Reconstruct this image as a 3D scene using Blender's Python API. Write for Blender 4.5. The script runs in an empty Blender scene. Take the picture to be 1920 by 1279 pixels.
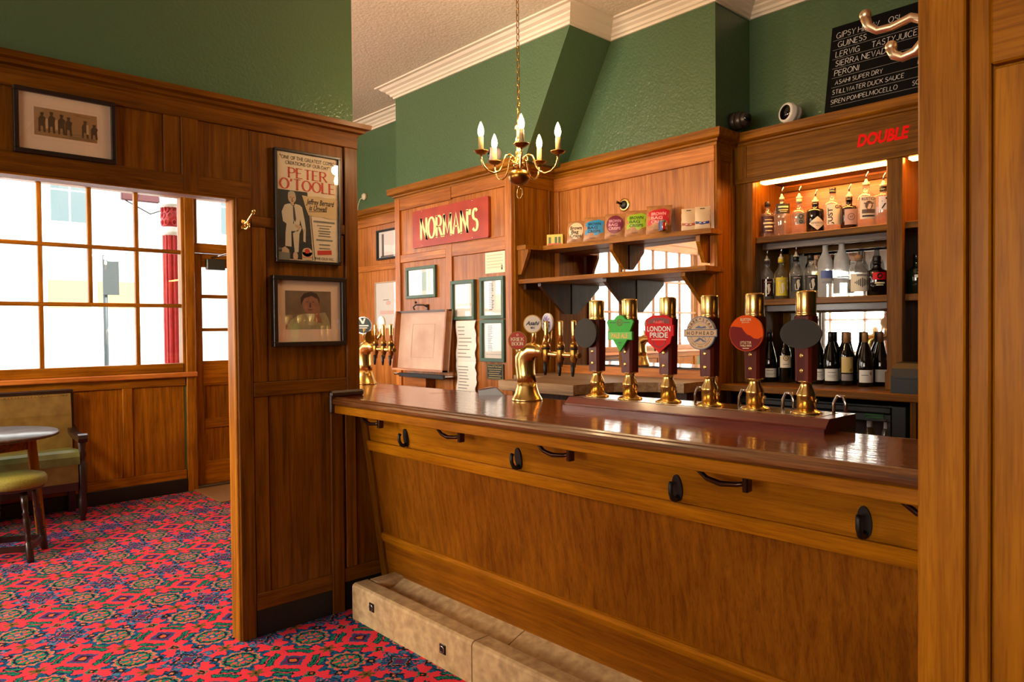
import bpy, bmesh, math, random
from mathutils import Vector, Matrix
random.seed(7)
S = bpy.context.scene
COL = S.collection
PI = math.pi

# ------------------------------------------------------------------ camera, sky, daylight, exposure
cam = bpy.data.cameras.new('camera')
cam.sensor_width = 36.0
cam.lens = 25.33
cam.clip_start = 0.02
cam.clip_end = 200
cam_o = bpy.data.objects.new('camera', cam)
COL.objects.link(cam_o)
S.camera = cam_o
YAW, PITCH, ROLL, EYE = 0.82413, 0.0173, -0.00941, 1.45
F0 = Vector((-math.sin(YAW), math.cos(YAW), 0)); R0 = Vector((math.cos(YAW), math.sin(YAW), 0)); U0 = Vector((0, 0, 1))
FW = F0 * math.cos(PITCH) - U0 * math.sin(PITCH); UP = U0 * math.cos(PITCH) + F0 * math.sin(PITCH)
RT = R0 * math.cos(ROLL) + UP * math.sin(ROLL); UP2 = -R0 * math.sin(ROLL) + UP * math.cos(ROLL)
cam_o.matrix_world = Matrix(((RT.x, UP2.x, -FW.x, 0), (RT.y, UP2.y, -FW.y, 0), (RT.z, UP2.z, -FW.z, EYE), (0, 0, 0, 1)))

S.view_settings.view_transform = 'Standard'
S.view_settings.look = 'None'
S.view_settings.gamma = 1.0
S.view_settings.use_curve_mapping = False
S.view_settings.exposure = 0.33
S.cycles.max_bounces = 8
S.cycles.diffuse_bounces = 4
S.cycles.glossy_bounces = 4
S.cycles.transmission_bounces = 6
S.cycles.transparent_max_bounces = 16
S.cycles.caustics_reflective = False
S.cycles.caustics_refractive = False
S.cycles.sample_clamp_indirect = 6.0
S.cycles.use_denoising = True

W = bpy.data.worlds.new('overcast_sky')
S.world = W
W.use_nodes = True
wn = W.node_tree
wn.nodes['Background'].inputs['Color'].default_value = (0.93, 0.97, 1.0, 1)
wn.nodes['Background'].inputs['Strength'].default_value = 4.0


sun = bpy.data.lights.new('sun', 'SUN')
sun.energy = 9.0; sun.angle = 0.02; sun.color = (1.0, 0.96, 0.9)
sun_o = bpy.data.objects.new('sun', sun)
sun_o.rotation_euler = Vector((-0.62, -0.25, -0.74)).to_track_quat('-Z', 'Y').to_euler()
COL.objects.link(sun_o)


def area(name, loc, direction, sx, sy, power, color=(1, 1, 1), portal=False):
    l = bpy.data.lights.new(name, 'AREA')
    l.shape = 'RECTANGLE'; l.size = sx; l.size_y = sy; l.energy = power; l.color = color
    if portal:
        l.cycles.is_portal = True
    o = bpy.data.objects.new(name, l)
    o.location = loc
    o.rotation_euler = Vector(direction).to_track_quat('-Z', 'Y').to_euler()
    COL.objects.link(o)
    return o


# daylight portals at the far-room window and both street windows, plus added fill lamps
area('daylight_portal', (-6.98, -0.4, 1.9), (1, 0, 0), 5.6, 1.6, 1, portal=True)
area('daylight_portal', (-0.6, -4.08, 1.72), (0, 1, 0), 3.4, 1.55, 1, portal=True)
area('daylight_portal', (-5.0, -4.08, 2.1), (0, 1, 0), 2.4, 2.35, 1, portal=True)
area('street_window_fill', (-0.6, -4.3, 1.7), (0.0, 1, -0.06), 3.2, 1.5, 150, (1.0, 0.86, 0.64))
area('street_window_fill', (-5.0, -4.3, 2.1), (0.05, 1, 0.05), 2.3, 2.3, 360, (1.0, 0.90, 0.76))


# ------------------------------------------------------------------ materials
def lin(c):
    return tuple((x / 12.92 if x <= 0.04045 else ((x + 0.055) / 1.055) ** 2.4) for x in (v / 255.0 for v in c)) + (1.0,)


MATS = {}


def mat(name, color, rough=0.5, metal=0.0, spec=0.5, coat=0.0, emit=None, estr=0.0):
    if name in MATS:
        return MATS[name]
    m = bpy.data.materials.new(name)
    m.use_nodes = True
    b = m.node_tree.nodes['Principled BSDF']
    b.inputs['Base Color'].default_value = lin(color)
    b.inputs['Roughness'].default_value = rough
    b.inputs['Metallic'].default_value = metal
    b.inputs['Specular IOR Level'].default_value = spec
    b.inputs['Coat Weight'].default_value = coat
    b.inputs['Coat Roughness'].default_value = 0.08
    if emit:
        b.inputs['Emission Color'].default_value = lin(emit)
        b.inputs['Emission Strength'].default_value = estr
    MATS[name] = m
    return m


class X:
    """small expression builder over Math nodes"""
    nt = None

    def __init__(s, v):
        s.v = v

    @staticmethod
    def op(o, *a):
        n = X.nt.nodes.new('ShaderNodeMath'); n.operation = o
        for i, q in enumerate(a):
            q = q.v if isinstance(q, X) else q
            if isinstance(q, (int, float)):
                n.inputs[i].default_value = q
            else:
                X.nt.links.new(q, n.inputs[i])
        return X(n.outputs[0])

    def __add__(s, o): return X.op('ADD', s, o)
    def __radd__(s, o): return X.op('ADD', o, s)
    def __sub__(s, o): return X.op('SUBTRACT', s, o)
    def __rsub__(s, o): return X.op('SUBTRACT', o, s)
    def __mul__(s, o): return X.op('MULTIPLY', s, o)
    def __rmul__(s, o): return X.op('MULTIPLY', o, s)
    def __truediv__(s, o): return X.op('DIVIDE', s, o)
    def __lt__(s, o): return X.op('LESS_THAN', s, o)
    def __gt__(s, o): return X.op('GREATER_THAN', s, o)
    def __and__(s, o): return X.op('MULTIPLY', s, o)
    def __or__(s, o): return X.op('MAXIMUM', s, o)


def xf(name):
    return lambda *a: X.op(name, *a)


xabs, xfloor, xround, xcos, xsin, xsqrt, xatan2, xmod = map(xf, ('ABSOLUTE', 'FLOOR', 'ROUND', 'COSINE', 'SINE', 'SQRT', 'ARCTAN2', 'FLOORED_MODULO'))


def mixc(nt, fac, a, b, mode='MIX'):
    n = nt.nodes.new('ShaderNodeMix'); n.data_type = 'RGBA'; n.blend_type = mode
    f = fac.v if isinstance(fac, X) else fac
    if isinstance(f, (int, float)):
        n.inputs[0].default_value = f
    else:
        nt.links.new(f, n.inputs[0])
    for i, c in ((6, a), (7, b)):
        if isinstance(c, tuple):
            n.inputs[i].default_value = c
        else:
            nt.links.new(c, n.inputs[i])
    return n.outputs[2]


def ramp(nt, fac, stops):
    r = nt.nodes.new('ShaderNodeValToRGB')
    nt.links.new(fac, r.inputs[0])
    e = r.color_ramp.elements
    while len(e) < len(stops):
        e.new(0.5)
    for q, (p, c) in zip(e, stops):
        q.position = p; q.color = c
    return r.outputs[0]


def wood(name, dark, mid, light, axis='Z', rough=0.38, coat=0.25, scale=1.0, ripple=0.0, spec=0.5):
    """oak-like board: long grain streaks, pores and slow blotches; every object shifts along its own board"""
    key = name + '_' + axis
    if key in MATS:
        return MATS[key]
    m = bpy.data.materials.new(key); m.use_nodes = True
    nt = m.node_tree; N = nt.nodes; L = nt.links
    b = N['Principled BSDF']
    tc = N.new('ShaderNodeTexCoord'); oi = N.new('ShaderNodeObjectInfo')
    add = N.new('ShaderNodeVectorMath'); add.operation = 'ADD'
    mul = N.new('ShaderNodeMath'); mul.operation = 'MULTIPLY'; mul.inputs[1].default_value = 37.0
    L.new(oi.outputs['Random'], mul.inputs[0]); L.new(tc.outputs['Object'], add.inputs[0]); L.new(mul.outputs[0], add.inputs[1])
    st = {'X': (1.8, 42, 42), 'Y': (42, 1.8, 42), 'Z': (42, 42, 1.8)}[axis]
    mp = N.new('ShaderNodeMapping'); mp.inputs['Scale'].default_value = tuple(v * scale for v in st)
    L.new(add.outputs[0], mp.inputs[0])
    n1 = N.new('ShaderNodeTexNoise'); n1.inputs['Scale'].default_value = 1.0; n1.inputs['Detail'].default_value = 5.0; n1.inputs['Roughness'].default_value = 0.62; n1.inputs['Distortion'].default_value = 0.6
    L.new(mp.outputs[0], n1.inputs['Vector'])
    mp2 = N.new('ShaderNodeMapping'); mp2.inputs['Scale'].default_value = tuple(v * scale * 6 for v in st)
    L.new(add.outputs[0], mp2.inputs[0])
    n2 = N.new('ShaderNodeTexNoise'); n2.inputs['Scale'].default_value = 1.0; n2.inputs['Detail'].default_value = 2.0
    L.new(mp2.outputs[0], n2.inputs['Vector'])
    n3 = N.new('ShaderNodeTexNoise'); n3.inputs['Scale'].default_value = 2.6 * scale; n3.inputs['Detail'].default_value = 3.0
    L.new(add.outputs[0], n3.inputs['Vector'])
    c = ramp(nt, n1.outputs['Fac'], [(0.3, lin(dark)), (0.5, lin(mid)), (0.72, lin(light))])
    pore = ramp(nt, n2.outputs['Fac'], [(0.36, (0.66, 0.6, 0.52, 1)), (0.5, (1, 1, 1, 1))])
    c = mixc(nt, 0.55, c, pore, 'MULTIPLY')
    blot = ramp(nt, n3.outputs['Fac'], [(0.32, (0.72, 0.66, 0.6, 1)), (0.62, (1.06, 1.05, 1.03, 1))])
    c = mixc(nt, 0.75, c, blot, 'MULTIPLY')
    hs = N.new('ShaderNodeHueSaturation')
    mr = N.new('ShaderNodeMapRange'); mr.inputs['To Min'].default_value = 0.86; mr.inputs['To Max'].default_value = 1.12
    L.new(oi.outputs['Random'], mr.inputs['Value']); L.new(mr.outputs[0], hs.inputs['Value']); L.new(c, hs.inputs['Color'])
    L.new(hs.outputs[0], b.inputs['Base Color'])
    rr = N.new('ShaderNodeMapRange'); rr.inputs['To Min'].default_value = rough - 0.08; rr.inputs['To Max'].default_value = rough + 0.14
    L.new(n3.outputs['Fac'], rr.inputs['Value']); L.new(rr.outputs[0], b.inputs['Roughness'])
    b.inputs['Coat Weight'].default_value = coat; b.inputs['Coat Roughness'].default_value = 0.16
    b.inputs['Specular IOR Level'].default_value = spec
    bp = N.new('ShaderNodeBump'); bp.inputs['Strength'].default_value = 0.16; bp.inputs['Distance'].default_value = 0.002
    L.new(n2.outputs['Fac'], bp.inputs['Height']); L.new(bp.outputs[0], b.inputs['Normal'])
    if ripple:
        mp4 = N.new('ShaderNodeMapping'); mp4.inputs['Scale'].default_value = (5, 38, 38)
        n4 = N.new('ShaderNodeTexNoise'); n4.inputs['Scale'].default_value = 1.0; n4.inputs['Detail'].default_value = 3.0
        L.new(add.outputs[0], mp4.inputs[0]); L.new(mp4.outputs[0], n4.inputs['Vector'])
        b4 = N.new('ShaderNodeBump'); b4.inputs['Strength'].default_value = ripple; b4.inputs['Distance'].default_value = 0.004
        L.new(n4.outputs['Fac'], b4.inputs['Height']); L.new(bp.outputs[0], b4.inputs['Normal'])
        L.new(b4.outputs[0], b.inputs['Normal']); L.new(b4.outputs[0], b.inputs['Coat Normal'])
        b.inputs['Coat Roughness'].default_value = 0.08
    MATS[key] = m
    return m


def oak(a='Z'): return wood('oak', (108, 62, 9), (148, 92, 14), (176, 114, 23), a, coat=.03, spec=.13)
def oakd(a='Z'): return wood('dark_shaded_oak', (82, 45, 6), (112, 66, 10), (132, 80, 15), a, coat=.03, spec=.13)  # dark oak, deepened further to hold the partition's shade
def oakp(a='Z'): return wood('bar_panel_oak', (110, 59, 5), (133, 77, 8), (150, 91, 11), a, rough=0.4, coat=0.03, spec=.12)  # redder panel oak, darkened for the light fading down the bar front
def oakb(a='Z'): return wood('bar_oak', (136, 80, 5), (165, 102, 7), (183, 116, 10), a, rough=0.4, coat=0.03, spec=.12)
def oakl(a='Z'): return wood('light_oak', (140, 78, 26), (182, 110, 44), (206, 134, 62), a, rough=0.3, coat=0.2, spec=.4)
def oakc(a='Z'): return wood('cabinet_oak', (84, 50, 8), (118, 74, 13), (144, 96, 22), a, coat=.03, spec=.13)
def umber(a='Z'): return wood('umber_wood', (40, 20, 10), (62, 32, 16), (84, 46, 24), a, rough=0.35)
def grey_oak(a='X'): return wood('worn_worktop_oak', (110, 84, 58), (150, 118, 84), (178, 146, 108), a, rough=0.45, coat=0.0)


def noisy(name, color, color2, scale=40, rough=0.6, bump=0.2, dist=0.003, coat=0.0, metal=0.0, detail=4):
    if name in MATS:
        return MATS[name]
    m = bpy.data.materials.new(name); m.use_nodes = True
    nt = m.node_tree; N = nt.nodes; L = nt.links; b = N['Principled BSDF']
    tc = N.new('ShaderNodeTexCoord')
    n = N.new('ShaderNodeTexNoise'); n.inputs['Scale'].default_value = scale; n.inputs['Detail'].default_value = detail
    L.new(tc.outputs['Object'], n.inputs['Vector'])
    c = ramp(nt, n.outputs['Fac'], [(0.3, lin(color)), (0.7, lin(color2))])
    L.new(c, b.inputs['Base Color'])
    b.inputs['Roughness'].default_value = rough; b.inputs['Coat Weight'].default_value = coat; b.inputs['Metallic'].default_value = metal
    if bump:
        bp = N.new('ShaderNodeBump'); bp.inputs['Strength'].default_value = bump; bp.inputs['Distance'].default_value = dist
        L.new(n.outputs['Fac'], bp.inputs['Height']); L.new(bp.outputs[0], b.inputs['Normal'])
    MATS[name] = m
    return m


def make_green():
    """gloss green paint over embossed wallpaper: wavy vertical scrolls and small dotted flowers"""
    m = bpy.data.materials.new('green_embossed_paint'); m.use_nodes = True
    nt = m.node_tree; X.nt = nt; N = nt.nodes; L = nt.links; b = N['Principled BSDF']
    tc = N.new('ShaderNodeTexCoord'); sep = N.new('ShaderNodeSeparateXYZ'); L.new(tc.outputs['Object'], sep.inputs[0])
    u = X(sep.outputs[0]) + X(sep.outputs[1]); v = X(sep.outputs[2])
    k = 2 * PI / 0.07
    a = xsin(u * k + xsin(v * (2 * PI / 0.06)) * 1.5)
    h1 = xabs(a) < 0.3
    fu = xmod(u, 0.07) - 0.035; fv = xmod(v, 0.06) - 0.03
    r = xsqrt(fu * fu + fv * fv); th = xatan2(fv, fu)
    h2 = r < (xcos(th * 5) * 0.004 + 0.010)
    h = X.op('MAXIMUM', h1 * 0.7, h2)
    ns = N.new('ShaderNodeTexNoise'); ns.inputs['Scale'].default_value = 60; L.new(tc.outputs['Object'], ns.inputs['Vector'])
    hh = h + X(ns.outputs['Fac']) * 0.8
    bp = N.new('ShaderNodeBump'); bp.inputs['Strength'].default_value = 0.9; bp.inputs['Distance'].default_value = 0.005
    L.new(hh.v, bp.inputs['Height']); L.new(bp.outputs[0], b.inputs['Normal'])
    b.inputs['Base Color'].default_value = lin((76, 102, 69)); b.inputs['Roughness'].default_value = 0.3; b.inputs['Specular IOR Level'].default_value = 0.55
    MATS['green'] = m
    return m


def make_carpet():
    m = bpy.data.materials.new('patterned_axminster'); m.use_nodes = True
    nt = m.node_tree; X.nt = nt; N = nt.nodes; L = nt.links; b = N['Principled BSDF']
    tc = N.new('ShaderNodeTexCoord'); sep = N.new('ShaderNodeSeparateXYZ'); L.new(tc.outputs['Object'], sep.inputs[0])
    P = 0.335; Q = 72.0
    jit = N.new('ShaderNodeTexNoise'); jit.inputs['Scale'].default_value = 60; L.new(tc.outputs['Object'], jit.inputs['Vector'])
    js = N.new('ShaderNodeSeparateColor'); L.new(jit.outputs['Color'], js.inputs[0])
    mott = X(js.outputs[2])                                   # ragged, mottled weave
    u = (X(sep.outputs[0]) + 3.81) / P + (X(js.outputs[0]) - 0.5) * 0.085; v = (X(sep.outputs[1]) - 0.579) / P + (X(js.outputs[1]) - 0.5) * 0.085
    u = xfloor(u * Q) / Q; v = xfloor(v * Q) / Q          # tufts
    fu = u - xround(u); fv = v - xround(v)
    r = xsqrt(fu * fu + fv * fv); th = xatan2(fv, fu)
    cu = xfloor(u); pu = u - cu - 0.5; pv = v - xfloor(v) - 0.5
    rp = xsqrt(pu * pu + pv * pv); tp = xatan2(pv, pu)
    par = xmod(cu, 2.0)                                       # columns of stars and columns of leaf crosses take turns
    odd = par > 0.5; even = 1.0 - odd
    RED = (0.80, 0.045, 0.075, 1); BLUE = (0.012, 0.095, 0.235, 1); NAVY = (0.006, 0.018, 0.05, 1); GREEN = (0.015, 0.22, 0.13, 1)
    OLIVE = (0.13, 0.10, 0.03, 1); BLACK = (0.012, 0.009, 0.012, 1); ORANGE = (0.6, 0.13, 0.03, 1); PINK = (0.55, 0.22, 0.13, 1); PURP = (0.14, 0.02, 0.12, 1); SKY = (0.05, 0.2, 0.36, 1)
    col = RED

    def lay(mask, c):
        nonlocal col
        col = mixc(nt, mask, col, c)
    # rosette
    lob = xcos(th * 12)
    R1 = lob * 0.05 + 0.345
    lay(r < R1, NAVY); lay((r < (R1 - 0.022)) & (mott > 0.42), BLUE)
    lay((r < (lob * 0.02 + 0.255)), RED)
    lay((xabs(r - (lob * 0.018 + 0.242)) < 0.009), PINK)
    lay((r < 0.225) & (mott > 0.36), GREEN); lay((r < 0.215) & (mott > 0.60), BLUE); lay((r < 0.215) & (xcos(th * 8) < -0.8), ORANGE)
    lay((xabs(r - 0.185) < 0.014), NAVY)
    lay((xabs(r - 0.105) < 0.03) & (xcos(th * 6) > 0.5), RED)
    lay((r < 0.07), BLUE); lay((r < 0.035), PINK)
    lay((r > 0.35) & (r < 0.40) & (xcos(th * 4) > 0.93), BLUE)
    # star with an outlined four-point cross
    blob = xcos(tp * 8)
    lay(odd & (rp < (blob * 0.07 + 0.32)) & (rp > 0.13) & (mott > 0.43), BLUE); lay(odd & (rp < (blob * 0.07 + 0.30)) & (rp > 0.13) & (mott > 0.60), NAVY)
    lay(odd & (xabs(rp - 0.28) < 0.025) & (blob > 0.2), SKY)
    ast = xsqrt(xabs(pu)) + xsqrt(xabs(pv))
    lay(odd & (ast < 0.60), BLACK); lay(odd & (ast < 0.52), PINK); lay(odd & (ast < 0.48), BLUE)
    lay(odd & (rp < 0.06), PURP)
    dg = xabs(xabs(pu) - 0.27) + xabs(xabs(pv) - 0.27)
    lay(odd & (dg < 0.075), BLACK); lay(odd & (dg < 0.03), PINK)
    # cross of eight leaves
    q = xabs(xsin(tp * 2))
    arc = rp + xabs(pu * pv) * 1.2
    lay(even & (xabs(arc - 0.33) < 0.060) & (q > 0.34), NAVY)
    lay(even & (xabs(arc - 0.33) < 0.040) & (q > 0.42), GREEN)
    lay(even & (xabs(arc - 0.33) < 0.010) & (q > 0.6), NAVY)
    lay(even & (xabs(arc - 0.47) < 0.045) & (q > 0.80), NAVY); lay(even & (xabs(arc - 0.47) < 0.030) & (q > 0.84), GREEN)
    dm = xabs(pu) + xabs(pv)
    lay(even & (dm < 0.19), BLUE); lay(even & (dm < 0.145), PURP); lay(even & (dm < 0.10), NAVY); lay(even & (rp < 0.045), ORANGE)
    # sprigs between
    eu = u - xfloor(u) - 0.5; ev = fv
    re = xsqrt(eu * eu + ev * ev); te = xatan2(ev, eu)
    lay((re < (xcos(te * 6) * 0.03 + 0.085)), OLIVE); lay((re < 0.022), BLACK)
    gu = fu; gv = v - xfloor(v) - 0.5
    rg = xabs(gu) + xabs(gv)
    lay((rg < 0.10) & (mott > 0.47), GREEN); lay((rg < 0.06), BLACK); lay((rg < 0.025), ORANGE)
    n = N.new('ShaderNodeTexNoise'); n.inputs['Scale'].default_value = 330; n.inputs['Detail'].default_value = 1
    L.new(tc.outputs['Object'], n.inputs['Vector'])
    sh = ramp(nt, n.outputs['Fac'], [(0.25, (0.5, 0.5, 0.5, 1)), (0.75, (1.2, 1.2, 1.2, 1))])
    col = mixc(nt, 0.75, col, sh, 'MULTIPLY')
    L.new(col, b.inputs['Base Color'])
    b.inputs['Roughness'].default_value = 0.95; b.inputs['Specular IOR Level'].default_value = 0.05
    bp = N.new('ShaderNodeBump'); bp.inputs['Strength'].default_value = 0.5; bp.inputs['Distance'].default_value = 0.003
    L.new(n.outputs['Fac'], bp.inputs['Height']); L.new(bp.outputs[0], b.inputs['Normal'])
    return m


def thin_glass(name, tint=(1, 1, 1), refl=0.06, rough=0.0, body=0.0):
    """a clear pane or bottle wall: passes light straight on, reflects by Fresnel"""
    if name in MATS:
        return MATS[name]
    m = bpy.data.materials.new(name); m.use_nodes = True
    nt = m.node_tree; N = nt.nodes; L = nt.links
    N.remove(N['Principled BSDF']); out = N['Material Output']
    t = N.new('ShaderNodeBsdfTransparent'); t.inputs[0].default_value = (*tint, 1)
    g = N.new('ShaderNodeBsdfGlossy'); g.inputs['Roughness'].default_value = rough; g.inputs['Color'].default_value = (1, 1, 1, 1)
    mx = N.new('ShaderNodeMixShader')
    f = N.new('ShaderNodeLayerWeight'); f.inputs['Blend'].default_value = 0.5
    X.nt = nt
    fr_ = X.op('POWER', X(f.outputs['Facing']), 5.0) * 0.9 + refl
    L.new(fr_.v, mx.inputs[0]); L.new(t.outputs[0], mx.inputs[1]); L.new(g.outputs[0], mx.inputs[2])
    last = mx
    if body > 0:
        d = N.new('ShaderNodeBsdfDiffuse'); d.inputs[0].default_value = (0.9, 0.9, 0.9, 1)
        m2 = N.new('ShaderNodeMixShader'); m2.inputs[0].default_value = body
        L.new(mx.outputs[0], m2.inputs[1]); L.new(d.outputs[0], m2.inputs[2]); last = m2
    L.new(last.outputs[0], out.inputs[0])
    MATS[name] = m
    return m


GREEN = make_green()
CARPET = make_carpet()
GLASS = thin_glass('window_glass')
PICGLASS = thin_glass('picture_glass')
FROST = thin_glass('frosted_bottle_glass', (0.8, 0.83, 0.86), body=0.35)
CLEAR = thin_glass('clear_bottle_glass', (0.86, 0.85, 0.8), refl=0.1, body=0.08)
CEIL = noisy('cream_textured_ceiling', (218, 204, 182), (234, 220, 202), 55, 0.85, 0.7, 0.006)
PLASTER = mat('cream_plaster_moulding', (226, 212, 192), 0.6)
BRASS = mat('polished_brass', (240, 202, 124), 0.24, 1.0)
BRASSD = mat('aged_brass', (170, 124, 56), 0.3, 1.0)
BLACK = mat('black_paint', (16, 14, 13), 0.5)
SKIRT = mat('black_skirting_paint', (14, 12, 11), 0.55)
MAHOG = wood('mahogany_top', (96, 34, 14), (132, 56, 24), (152, 74, 36), 'X', rough=0.22, coat=1.0, scale=0.6, ripple=0.25)
RUBY = wood('red_mahogany', (70, 16, 10), (96, 26, 16), (112, 36, 22), 'X', rough=0.3, coat=0.5)
RUBYZ = wood('red_mahogany', (70, 16, 10), (96, 26, 16), (112, 36, 22), 'Z', rough=0.3, coat=0.5)
STONE = noisy('worn_limestone', (158, 128, 88), (198, 168, 122), 26, 0.7, 0.35, 0.004, detail=8)
MIRROR = mat('mirror_silver', (235, 235, 230), 0.02, 1.0)
PAPER = mat('white_paper', (236, 234, 228), 0.7)
INK = mat('black_ink', (24, 22, 22), 0.7)
GREYINK = mat('grey_ink', (130, 130, 132), 0.7)
CREAM = mat('cream_print', (238, 222, 176), 0.5)
WHITE = mat('white_plastic', (232, 226, 218), 0.35)
WHITEPR = mat('white_print', (240, 238, 232), 0.5)
CHROME = mat('chrome', (210, 210, 212), 0.12, 1.0)
GREENFRAME = mat('sage_green_frame_paint', (70, 98, 84), 0.45)
LEATHER = noisy('olive_leather', (100, 78, 34), (122, 98, 46), 14, 0.38, 0.1, 0.002)
LEATHERS = noisy('green_leather_seat', (88, 96, 52), (112, 122, 70), 10, 0.28, 0.1, 0.002, coat=0.2)
VELVET = noisy('green_velvet', (112, 112, 42), (140, 138, 56), 120, 0.75, 0.2, 0.001)
DARKWOOD = wood('dark_turned_wood', (22, 10, 7), (34, 16, 11), (46, 23, 16), 'Z', rough=0.3, coat=0.3)
FRAMEBLK = mat('dark_brown_frame', (34, 22, 18), 0.35)


# ------------------------------------------------------------------ mesh builder
class MB:
    def __init__(s):
        s.v = []; s.f = []; s.sm = []

    def add(s, vs, fs, smooth=False):
        o = len(s.v)
        s.v += [tuple(v) for v in vs]
        s.f += [tuple(i + o for i in f) for f in fs]
        s.sm += [smooth] * len(fs)
        return s

    def box(s, x0, x1, y0, y1, z0, z1, b=0.0):
        lo = (min(x0, x1), min(y0, y1), min(z0, z1)); hi = (max(x0, x1), max(y0, y1), max(z0, z1))
        b = min(b, 0.45 * min(h - l for h, l in zip(hi, lo)))
        if b <= 0:
            vs = [(x, y, z) for x in (lo[0], hi[0]) for y in (lo[1], hi[1]) for z in (lo[2], hi[2])]
            return s.add(vs, [(0, 1, 3, 2), (4, 6, 7, 5), (0, 4, 5, 1), (2, 3, 7, 6), (0, 2, 6, 4), (1, 5, 7, 3)])
        vs = []; ix = {}
        for c in ((a, bb, cc) for a in (0, 1) for bb in (0, 1) for cc in (0, 1)):
            for ax in range(3):
                p = [(hi if c[k] else lo)[k] + ((-b if c[k] else b) if k != ax else 0) for k in range(3)]
                ix[c, ax] = len(vs); vs.append(p)
        fs = []
        for ax in range(3):
            o1, o2 = [k for k in range(3) if k != ax]
            for sgn in (0, 1):
                q = []
                for a, d in ((0, 0), (1, 0), (1, 1), (0, 1)):
                    c = [0, 0, 0]; c[ax] = sgn; c[o1] = a; c[o2] = d
                    q.append(ix[tuple(c), ax])
                fs.append(tuple(q))
        for ax in range(3):
            o1, o2 = [k for k in range(3) if k != ax]
            for a in (0, 1):
                for d in (0, 1):
                    c0 = [0, 0, 0]; c0[o1] = a; c0[o2] = d; c1 = list(c0); c1[ax] = 1
                    fs.append((ix[tuple(c0), o1], ix[tuple(c1), o1], ix[tuple(c1), o2], ix[tuple(c0), o2]))
        for c in ((a, bb, cc) for a in (0, 1) for bb in (0, 1) for cc in (0, 1)):
            fs.append((ix[c, 0], ix[c, 1], ix[c, 2]))
        return s.add(vs, fs)

    def prism(s, poly, fn, a, b, smooth=False):
        """poly: 2-D outline, fn(p, q, t) -> point, t from a to b"""
        n = len(poly)
        vs = [fn(p, q, a) for p, q in poly] + [fn(p, q, b) for p, q in poly]
        fs = [tuple(range(n)), tuple(range(2 * n - 1, n - 1, -1))]
        s.add(vs, fs)
        o = len(s.v) - 2 * n
        side = [(i + o, (i + 1) % n + o, (i + 1) % n + n + o, i + n + o) for i in range(n)]
        s.f += side; s.sm += [smooth] * n
        return s

    def poly(s, poly, fn, t):
        return s.add([fn(p, q, t) for p, q in poly], [tuple(range(len(poly)))])

    def lathe(s, prof, c=(0, 0, 0), seg=20, axis=(0, 0, 1), a0=0.0, a1=2 * PI, smooth=True, sx=1.0, sy=1.0):
        ax = Vector(axis).normalized()
        u = ax.orthogonal().normalized() if abs(ax.z) < 0.999 else Vector((1, 0, 0))
        w = ax.cross(u)
        full = abs(a1 - a0 - 2 * PI) < 1e-6
        m = seg if full else seg + 1
        vs = []; c = Vector(c)
        for r, z in prof:
            for i in range(m):
                t = a0 + (a1 - a0) * i / seg
                vs.append(c + ax * z + (u * (math.cos(t) * sx) + w * (math.sin(t) * sy)) * r)
        fs = []
        for k in range(len(prof) - 1):
            for i in range(seg):
                j = (i + 1) % m
                fs.append((k * m + i, k * m + j, (k + 1) * m + j, (k + 1) * m + i))
        s.add(vs, fs, smooth)
        if full:
            o = len(s.v) - len(vs)
            if prof[0][0] > 1e-5:
                s.f.append(tuple(o + i for i in range(m))[::-1]); s.sm.append(False)
            if prof[-1][0] > 1e-5:
                s.f.append(tuple(o + (len(prof) - 1) * m + i for i in range(m))); s.sm.append(False)
        return s

    def tube(s, path, rad, seg=8, closed=False, smooth=True):
        pts = [Vector(p) for p in path]; n = len(pts)
        rs = rad if isinstance(rad, (list, tuple)) else [rad] * n
        up = None; vs = []
        for i, p in enumerate(pts):
            if closed:
                d = (pts[(i + 1) % n] - pts[i - 1]).normalized()
            else:
                d = (pts[min(i + 1, n - 1)] - pts[max(i - 1, 0)]).normalized()
            if up is None:
                up = d.orthogonal().normalized()
            up = (up - d * up.dot(d)).normalized()
            w = d.cross(up)
            for k in range(seg):
                t = 2 * PI * k / seg
                vs.append(p + (up * math.cos(t) + w * math.sin(t)) * rs[i])
        fs = []
        for i in range(n if closed else n - 1):
            for k in range(seg):
                a, b2 = i * seg, ((i + 1) % n) * seg
                fs.append((a + k, a + (k + 1) % seg, b2 + (k + 1) % seg, b2 + k))
        s.add(vs, fs, smooth)
        if not closed:
            o = len(s.v) - len(vs)
            s.f.append(tuple(o + k for k in range(seg))[::-1]); s.f.append(tuple(o + (n - 1) * seg + k for k in range(seg))); s.sm += [False, False]
        return s

    def ball(s, c, r, seg=12, rings=8, sz=1.0):
        return s.lathe([(max(1e-6, r * math.sin(PI * i / rings)), -r * sz * math.cos(PI * i / rings)) for i in range(rings + 1)], c, seg)

    def sweep(s, path, prof, side=1):
        """plan path [(x,y)], profile [(offset, z)] with mitred corners, offset to the SIDE of travel"""
        n = len(path); ns = []
        for i in range(n - 1):
            d = (Vector(path[i + 1]) - Vector(path[i])).normalized()
            ns.append(Vector((d.y, -d.x)) * side)
        vs = []
        for i, p in enumerate(path):
            if i == 0: m = ns[0]
            elif i == n - 1: m = ns[-1]
            else:
                m = ns[i - 1] + ns[i]; m = m / (m.dot(ns[i]))
            for o, z in prof:
                vs.append((p[0] + m.x * o, p[1] + m.y * o, z))
        k = len(prof); fs = []
        for i in range(n - 1):
            for j in range(k):
                fs.append((i * k + j, i * k + (j + 1) % k, (i + 1) * k + (j + 1) % k, (i + 1) * k + j))
        fs.append(tuple(range(k))); fs.append(tuple((n - 1) * k + j for j in range(k))[::-1])
        return s.add(vs, fs)

    def flip_to(s, fn):
        s.v = [tuple(fn(Vector(v))) for v in s.v]
        return s

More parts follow.
